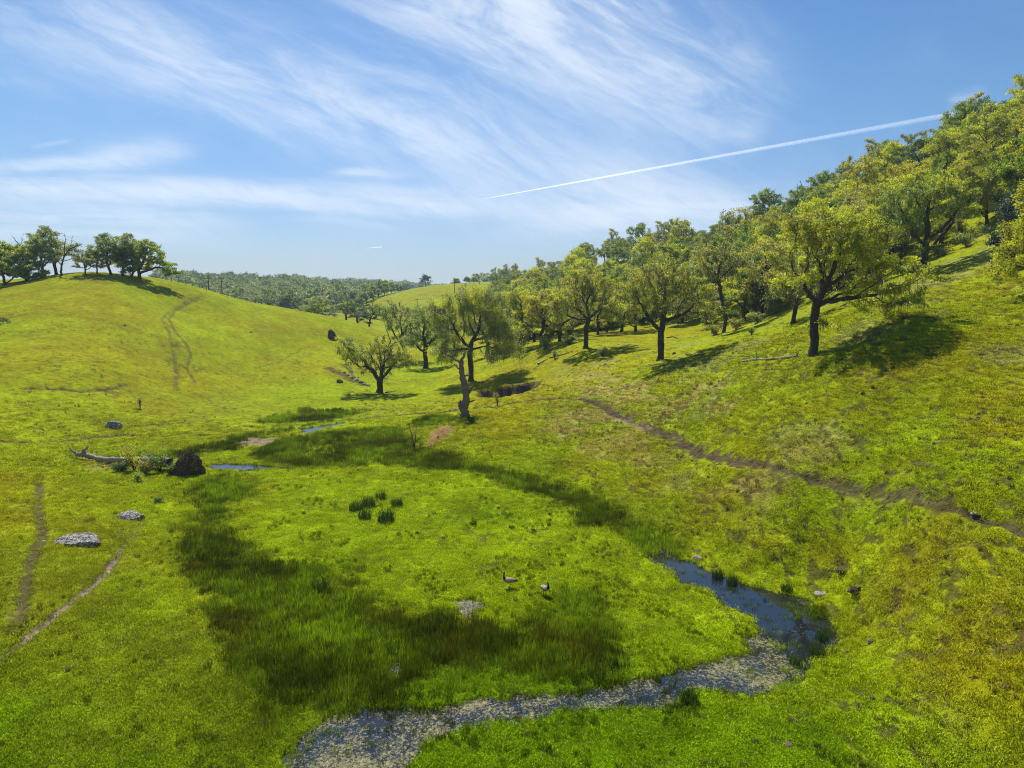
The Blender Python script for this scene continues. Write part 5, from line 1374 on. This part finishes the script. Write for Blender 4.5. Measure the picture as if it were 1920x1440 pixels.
def goose(px, py, yaw, label, neck, lean=0.):
    p = at(px, py)
    body = [(-.36, .34, .012, .03), (-.30, .345, .035, .045), (-.20, .355, .075, .085), (-.08, .36, .115, .125), (.05, .36, .135, .135), (.16, .375, .125, .12), (.235, .41, .09, .085)]
    ks = [(x_, 0, z_, a, b) for x_, z_, a, b in body] + neck
    P_ = np.array([k[:3] for k in ks]); n = len(P_); tt = np.linspace(0, n - 1, 46)
    Q = np.stack([np.interp(tt, range(n), P_[:, k]) for k in range(3)], 1); ra = np.interp(tt, range(n), [k[3] for k in ks]); rb = np.interp(tt, range(n), [k[4] for k in ks])
    Q[1:-1] = (Q[:-2] + Q[1:-1] * 2 + Q[2:]) / 4
    t = np.gradient(Q, axis=0); t /= np.linalg.norm(t, axis=1)[:, None] + 1e-9
    V_, C_ = [], []; ns = 14
    for i in range(len(Q)):
        side = np.array([0, 1., 0]); side = side - t[i] * (side @ t[i]); side /= np.linalg.norm(side); upv = np.cross(t[i], side)
        for a in range(ns):
            an = a * 2 * math.pi / ns; v = Q[i] + side * math.cos(an) * ra[i] + upv * math.sin(an) * rb[i]; V_.append(v)
            f = tt[i]
            if f < 1.2: c_ = (.03, .025, .022)
            elif f < 6.3: c_ = (.36, .27, .18) if math.sin(an) * np.sign(upv[2]) > .15 else ((.22, .15, .10) if math.sin(an) * np.sign(upv[2]) > -.5 else (.52, .48, .42))
            elif f > n - 3.9 and f < n - 2.4 and abs(math.cos(an)) > .55: c_ = (.75, .73, .68)
            else: c_ = (.018, .016, .015)
            C_.append(c_)
    k = (np.arange(len(Q) - 1)[:, None] * ns + np.arange(ns)[None]).ravel(); k2 = (np.arange(len(Q) - 1)[:, None] * ns + (np.arange(ns)[None] + 1) % ns).ravel()
    F_ = np.stack([k, k2, k2 + ns, k + ns], 1)
    root = bpy.data.objects.new('goose', None); COL.objects.link(root); root.location = p; root.rotation_euler = (0, 0, yaw); root.scale = (1.12,) * 3
    root['label'] = label; root['category'] = 'goose'; root['group'] = 'geese on the meadow'
    link('body', mesh_np('goose_body', V_, F_, [M_GOOSE], True, vcol={'tint': C_}), root)
    for s in (-1, 1):
        V_, F_ = tube_mesh([(np.array([(0, .055 * s, .29), (-.01, .055 * s, .16), (.0, .055 * s, .02)]), np.array([.022, .012, .011])), (np.array([(0, .055 * s, .02), (.05, .055 * s, .012), (.09, .055 * s, .008)]), np.array([.012, .028, .030]))], lambda r: 7)
        link('leg', mesh_np('goose_leg', V_, F_, [M_LEG], True), root)
    # folded wings
    for s in (-1, 1):
        bmv = []
        for i in range(9):
            u = i / 8; cx = .17 - u * .52; w = .09 * math.sin(math.pi * min(1, .15 + u * .85)) + .006
            for j in range(5):
                q = j / 4 - .5; bmv.append((cx, s * (.142 - .11 * u ** 2.2 + .012 * math.cos(q * 3) - abs(q) * .03), .385 + q * w * 1.6 - .02 * u))
        f_ = [(i * 5 + j, i * 5 + j + 1, i * 5 + j + 6, i * 5 + j + 5) for i in range(8) for j in range(4)]
        wc = [(.30, .21, .14) if (i // 5) < 6 else (.08, .055, .04) for i in range(45)]
        wm = mesh_np('wing', bmv, f_, [M_GOOSE], True, vcol={'tint': wc}); w_ = link('wing', wm, root)
        sm = w_.modifiers.new('thickness', 'SOLIDIFY'); sm.thickness = .012
    return root


goose(956, 1102, R(183), 'goose with its long black neck held upright, body facing left', [(.27, 0, .50, .048, .05), (.275, 0, .60, .034, .036), (.265, 0, .70, .030, .032), (.275, 0, .765, .036, .042), (.315, 0, .785, .038, .040), (.355, 0, .772, .026, .022), (.40, 0, .758, .012, .008)])
goose(1021, 1117, R(-52), 'goose facing the viewer with its black neck bent back over a pale body', [(.25, .0, .50, .050, .05), (.24, .01, .58, .036, .036), (.21, .02, .655, .031, .032), (.17, .03, .68, .034, .038), (.13, .035, .665, .036, .038), (.095, .04, .63, .024, .022), (.07, .045, .595, .011, .009)])

# utility poles and fence posts
M_POLE, T = mat_new('pole_wood'); finish(T, principled(T, (.085, .068, .055), .9, .1))


def pole(x_, Yw, h, label, arms=1):
    z_ = onground(x_, Yw); root = bpy.data.objects.new('utility_pole', None); COL.objects.link(root); root.location = (x_, Yw, z_ - .3)
    root['label'] = label; root['category'] = 'utility pole'; root['group'] = 'wooden utility poles'
    V_, F_ = tube_mesh([(np.array([(0, 0, 0), (0, 0, h * .5), (0, 0, h)]), np.array([.20, .17, .14]))], lambda r: 8); link('post', mesh_np('post', V_, F_, [M_POLE], True), root)
    for k in range(arms):
        V_, F_ = tube_mesh([(np.array([(-1.1, -.12, h - .5 - k * .9), (0, -.12, h - .5 - k * .9), (1.1, -.12, h - .5 - k * .9)]), np.array([.07] * 3))], lambda r: 4); link('crossarm', mesh_np('crossarm', V_, F_, [M_POLE]), root)
        for q in (-1, -.5, .5, 1):
            V_, F_ = tube_mesh([(np.array([(q, -.12, h - .45 - k * .9), (q, -.12, h - .30 - k * .9), (q, -.12, h - .18 - k * .9)]), np.array([.05, .06, .03]))], lambda r: 6); link('insulator', mesh_np('insulator', V_, F_, [M_POLE]), root)


for i, (px, top, bot, Yw, lab) in enumerate([(390, 519, 551, 205, 'dark utility pole standing left of the other on the left hill ridge'), (415, 525, 555, 240, 'thin utility pole right of the first on the left hill ridge'),
                                 (687, 564, 581, 360, 'utility pole, left one of the close pair before the green rounded hill'), (698, 566, 582, 360, 'utility pole, right one of the close pair before the green rounded hill'), (782, 560, 584, 360, 'utility pole on the lower middle of the green rounded hill'),
                                 (830, 553, 574, 385, 'utility pole at mid height of the green rounded hill'), (852, 529, 559, 400, 'tallest utility pole on the green rounded hill'), (873, 531, 554, 420, 'utility pole right of the tallest one on the green rounded hill'),
                                 (899, 527, 546, 440, 'utility pole near the top right of the green rounded hill'), (924, 526, 542, 450, 'last small utility pole before the trees on the hill top')]):
    d = ray(px, top); zt = CAM_Z + d[2] / d[1] * Yw; x_ = d[0] / d[1] * Yw
    pole(x_, Yw, zt - onground(x_, Yw) + .3, lab)
for i in range(15):
    px = 322 + i * 13; py = 480
    while at(px, py)[1] > 215: py += 1
    q = at(px, py + 1); V_, F_ = tube_mesh([(np.array([(0, 0, -.2), (.02, 0, .5), (0, 0, 1.05)]), np.array([.05, .045, .04]))], lambda r: 6)
    if i == 0: pm = mesh_np('fence_post', V_, F_, [M_POLE])
    link('fence_post', pm, loc=q, label='weathered wooden fence post on the ridge line of the left hill', cat='fence post', group='fence posts along the left hill ridge')

# vapour trail of an airliner, thousands of metres up
M_TR, T = mat_new('vapour')
tc = T.node('ShaderNodeTexCoord').outputs['Object']; al = attr(T, 'fade', out='Fac')
n = T.noise(tc, .02, 3, .6)
e = T.node('ShaderNodeBsdfDiffuse'); e.inputs[0].default_value = (.95, .95, .96, 1); tl = T.node('ShaderNodeBsdfTranslucent'); tl.inputs[0].default_value = (.95, .95, .96, 1)
ad = T.node('ShaderNodeAddShader'); T.l.new(e.outputs[0], ad.inputs[0]); T.l.new(tl.outputs[0], ad.inputs[1])
tr_ = T.node('ShaderNodeBsdfTransparent'); mx = T.node('ShaderNodeMixShader'); T.l.new(T.m('MULTIPLY', al, T.mapr(n, .25, .7, .6, 1.0)), mx.inputs[0]); T.l.new(tr_.outputs[0], mx.inputs[1]); T.l.new(ad.outputs[0], mx.inputs[2])
finish(T, mx.outputs[0])


def contrail(p0, p1, alt, w0, w1, f0, f1, label, n=60):
    a, b = ray(*p0), ray(*p1); a = a * (alt / a[2]); b = b * (alt / b[2])
    tt = np.linspace(0, 1, n); C_ = a + (b - a) * tt[:, None]; d = (b - a) / np.linalg.norm(b - a)
    c0 = a + (b - a) * 0
    sd_ = np.cross(d, [0, 0, 1]); sd_ /= np.linalg.norm(sd_); V_, fd = [], []
    us = np.linspace(-1, 1, 13)
    Lp = np.linalg.norm(C_, axis=1); wd = (w0 + (w1 - w0) * tt) / FPX * Lp * .5
    for i in range(n):
        for u in us:
            V_.append(C_[i] + (sd_ * u + np.array([0, 0, 1]) * u) * wd[i] * .8 - a + np.array([0, 0, (1 - u * u) * wd[i] * .3]))
            fd.append((1 - abs(u) ** 2.5) * (f0 + (f1 - f0) * ss(np.array([tt[i]]), 0, 1)[0]) * min(1, tt[i] * 30 + .2))
    m = len(us); f_ = [(i * m + j, i * m + j + 1, (i + 1) * m + j + 1, (i + 1) * m + j) for i in range(n - 1) for j in range(m - 1)]
    me_ = mesh_np('contrail', V_, f_, [M_TR], True, vcol={'fade': np.clip(fd, 0, 1)})
    o = link('contrail', me_, loc=a + np.array([0, 0, CAM_Z]), label=label, cat='contrail'); o.visible_shadow = True
    return o


contrail((902, 374), (2060, 165), 5200, 1.1, 10, .55, .18, 'long straight white vapour trail rising and widening to the right across the sky')
contrail((683, 466), (716, 463), 5200, 1.6, 2.4, .25, .4, 'very short faint vapour trail low in the sky above the green rounded hill', 8)

# the air of the valley: pale even haze
MH = bpy.data.materials.new('haze_air'); MH.use_nodes = True; MH.node_tree.nodes.clear(); T = NT(MH.node_tree)
pv = T.node('ShaderNodeVolumePrincipled'); pv.inputs['Color'].default_value = (.62, .80, 1.0, 1); pv.inputs['Density'].default_value = HAZE; pv.inputs['Anisotropy'].default_value = .2
ho = T.node('ShaderNodeOutputMaterial'); T.l.new(pv.outputs[0], ho.inputs['Volume'])
zlo = float(gz.min()) - 1.0; B = 9600.; zt = 110.
hv = [(x_, y_, z_) for z_ in (zlo, zt) for x_, y_ in ((-B, -B), (B, -B), (B, B), (-B, B))]
link('haze', mesh_np('haze', hv, [(0, 3, 2, 1), (4, 5, 6, 7), (0, 1, 5, 4), (1, 2, 6, 5), (2, 3, 7, 6), (3, 0, 4, 7)], [MH]), kind='stuff', label='thin blue air over the valley')
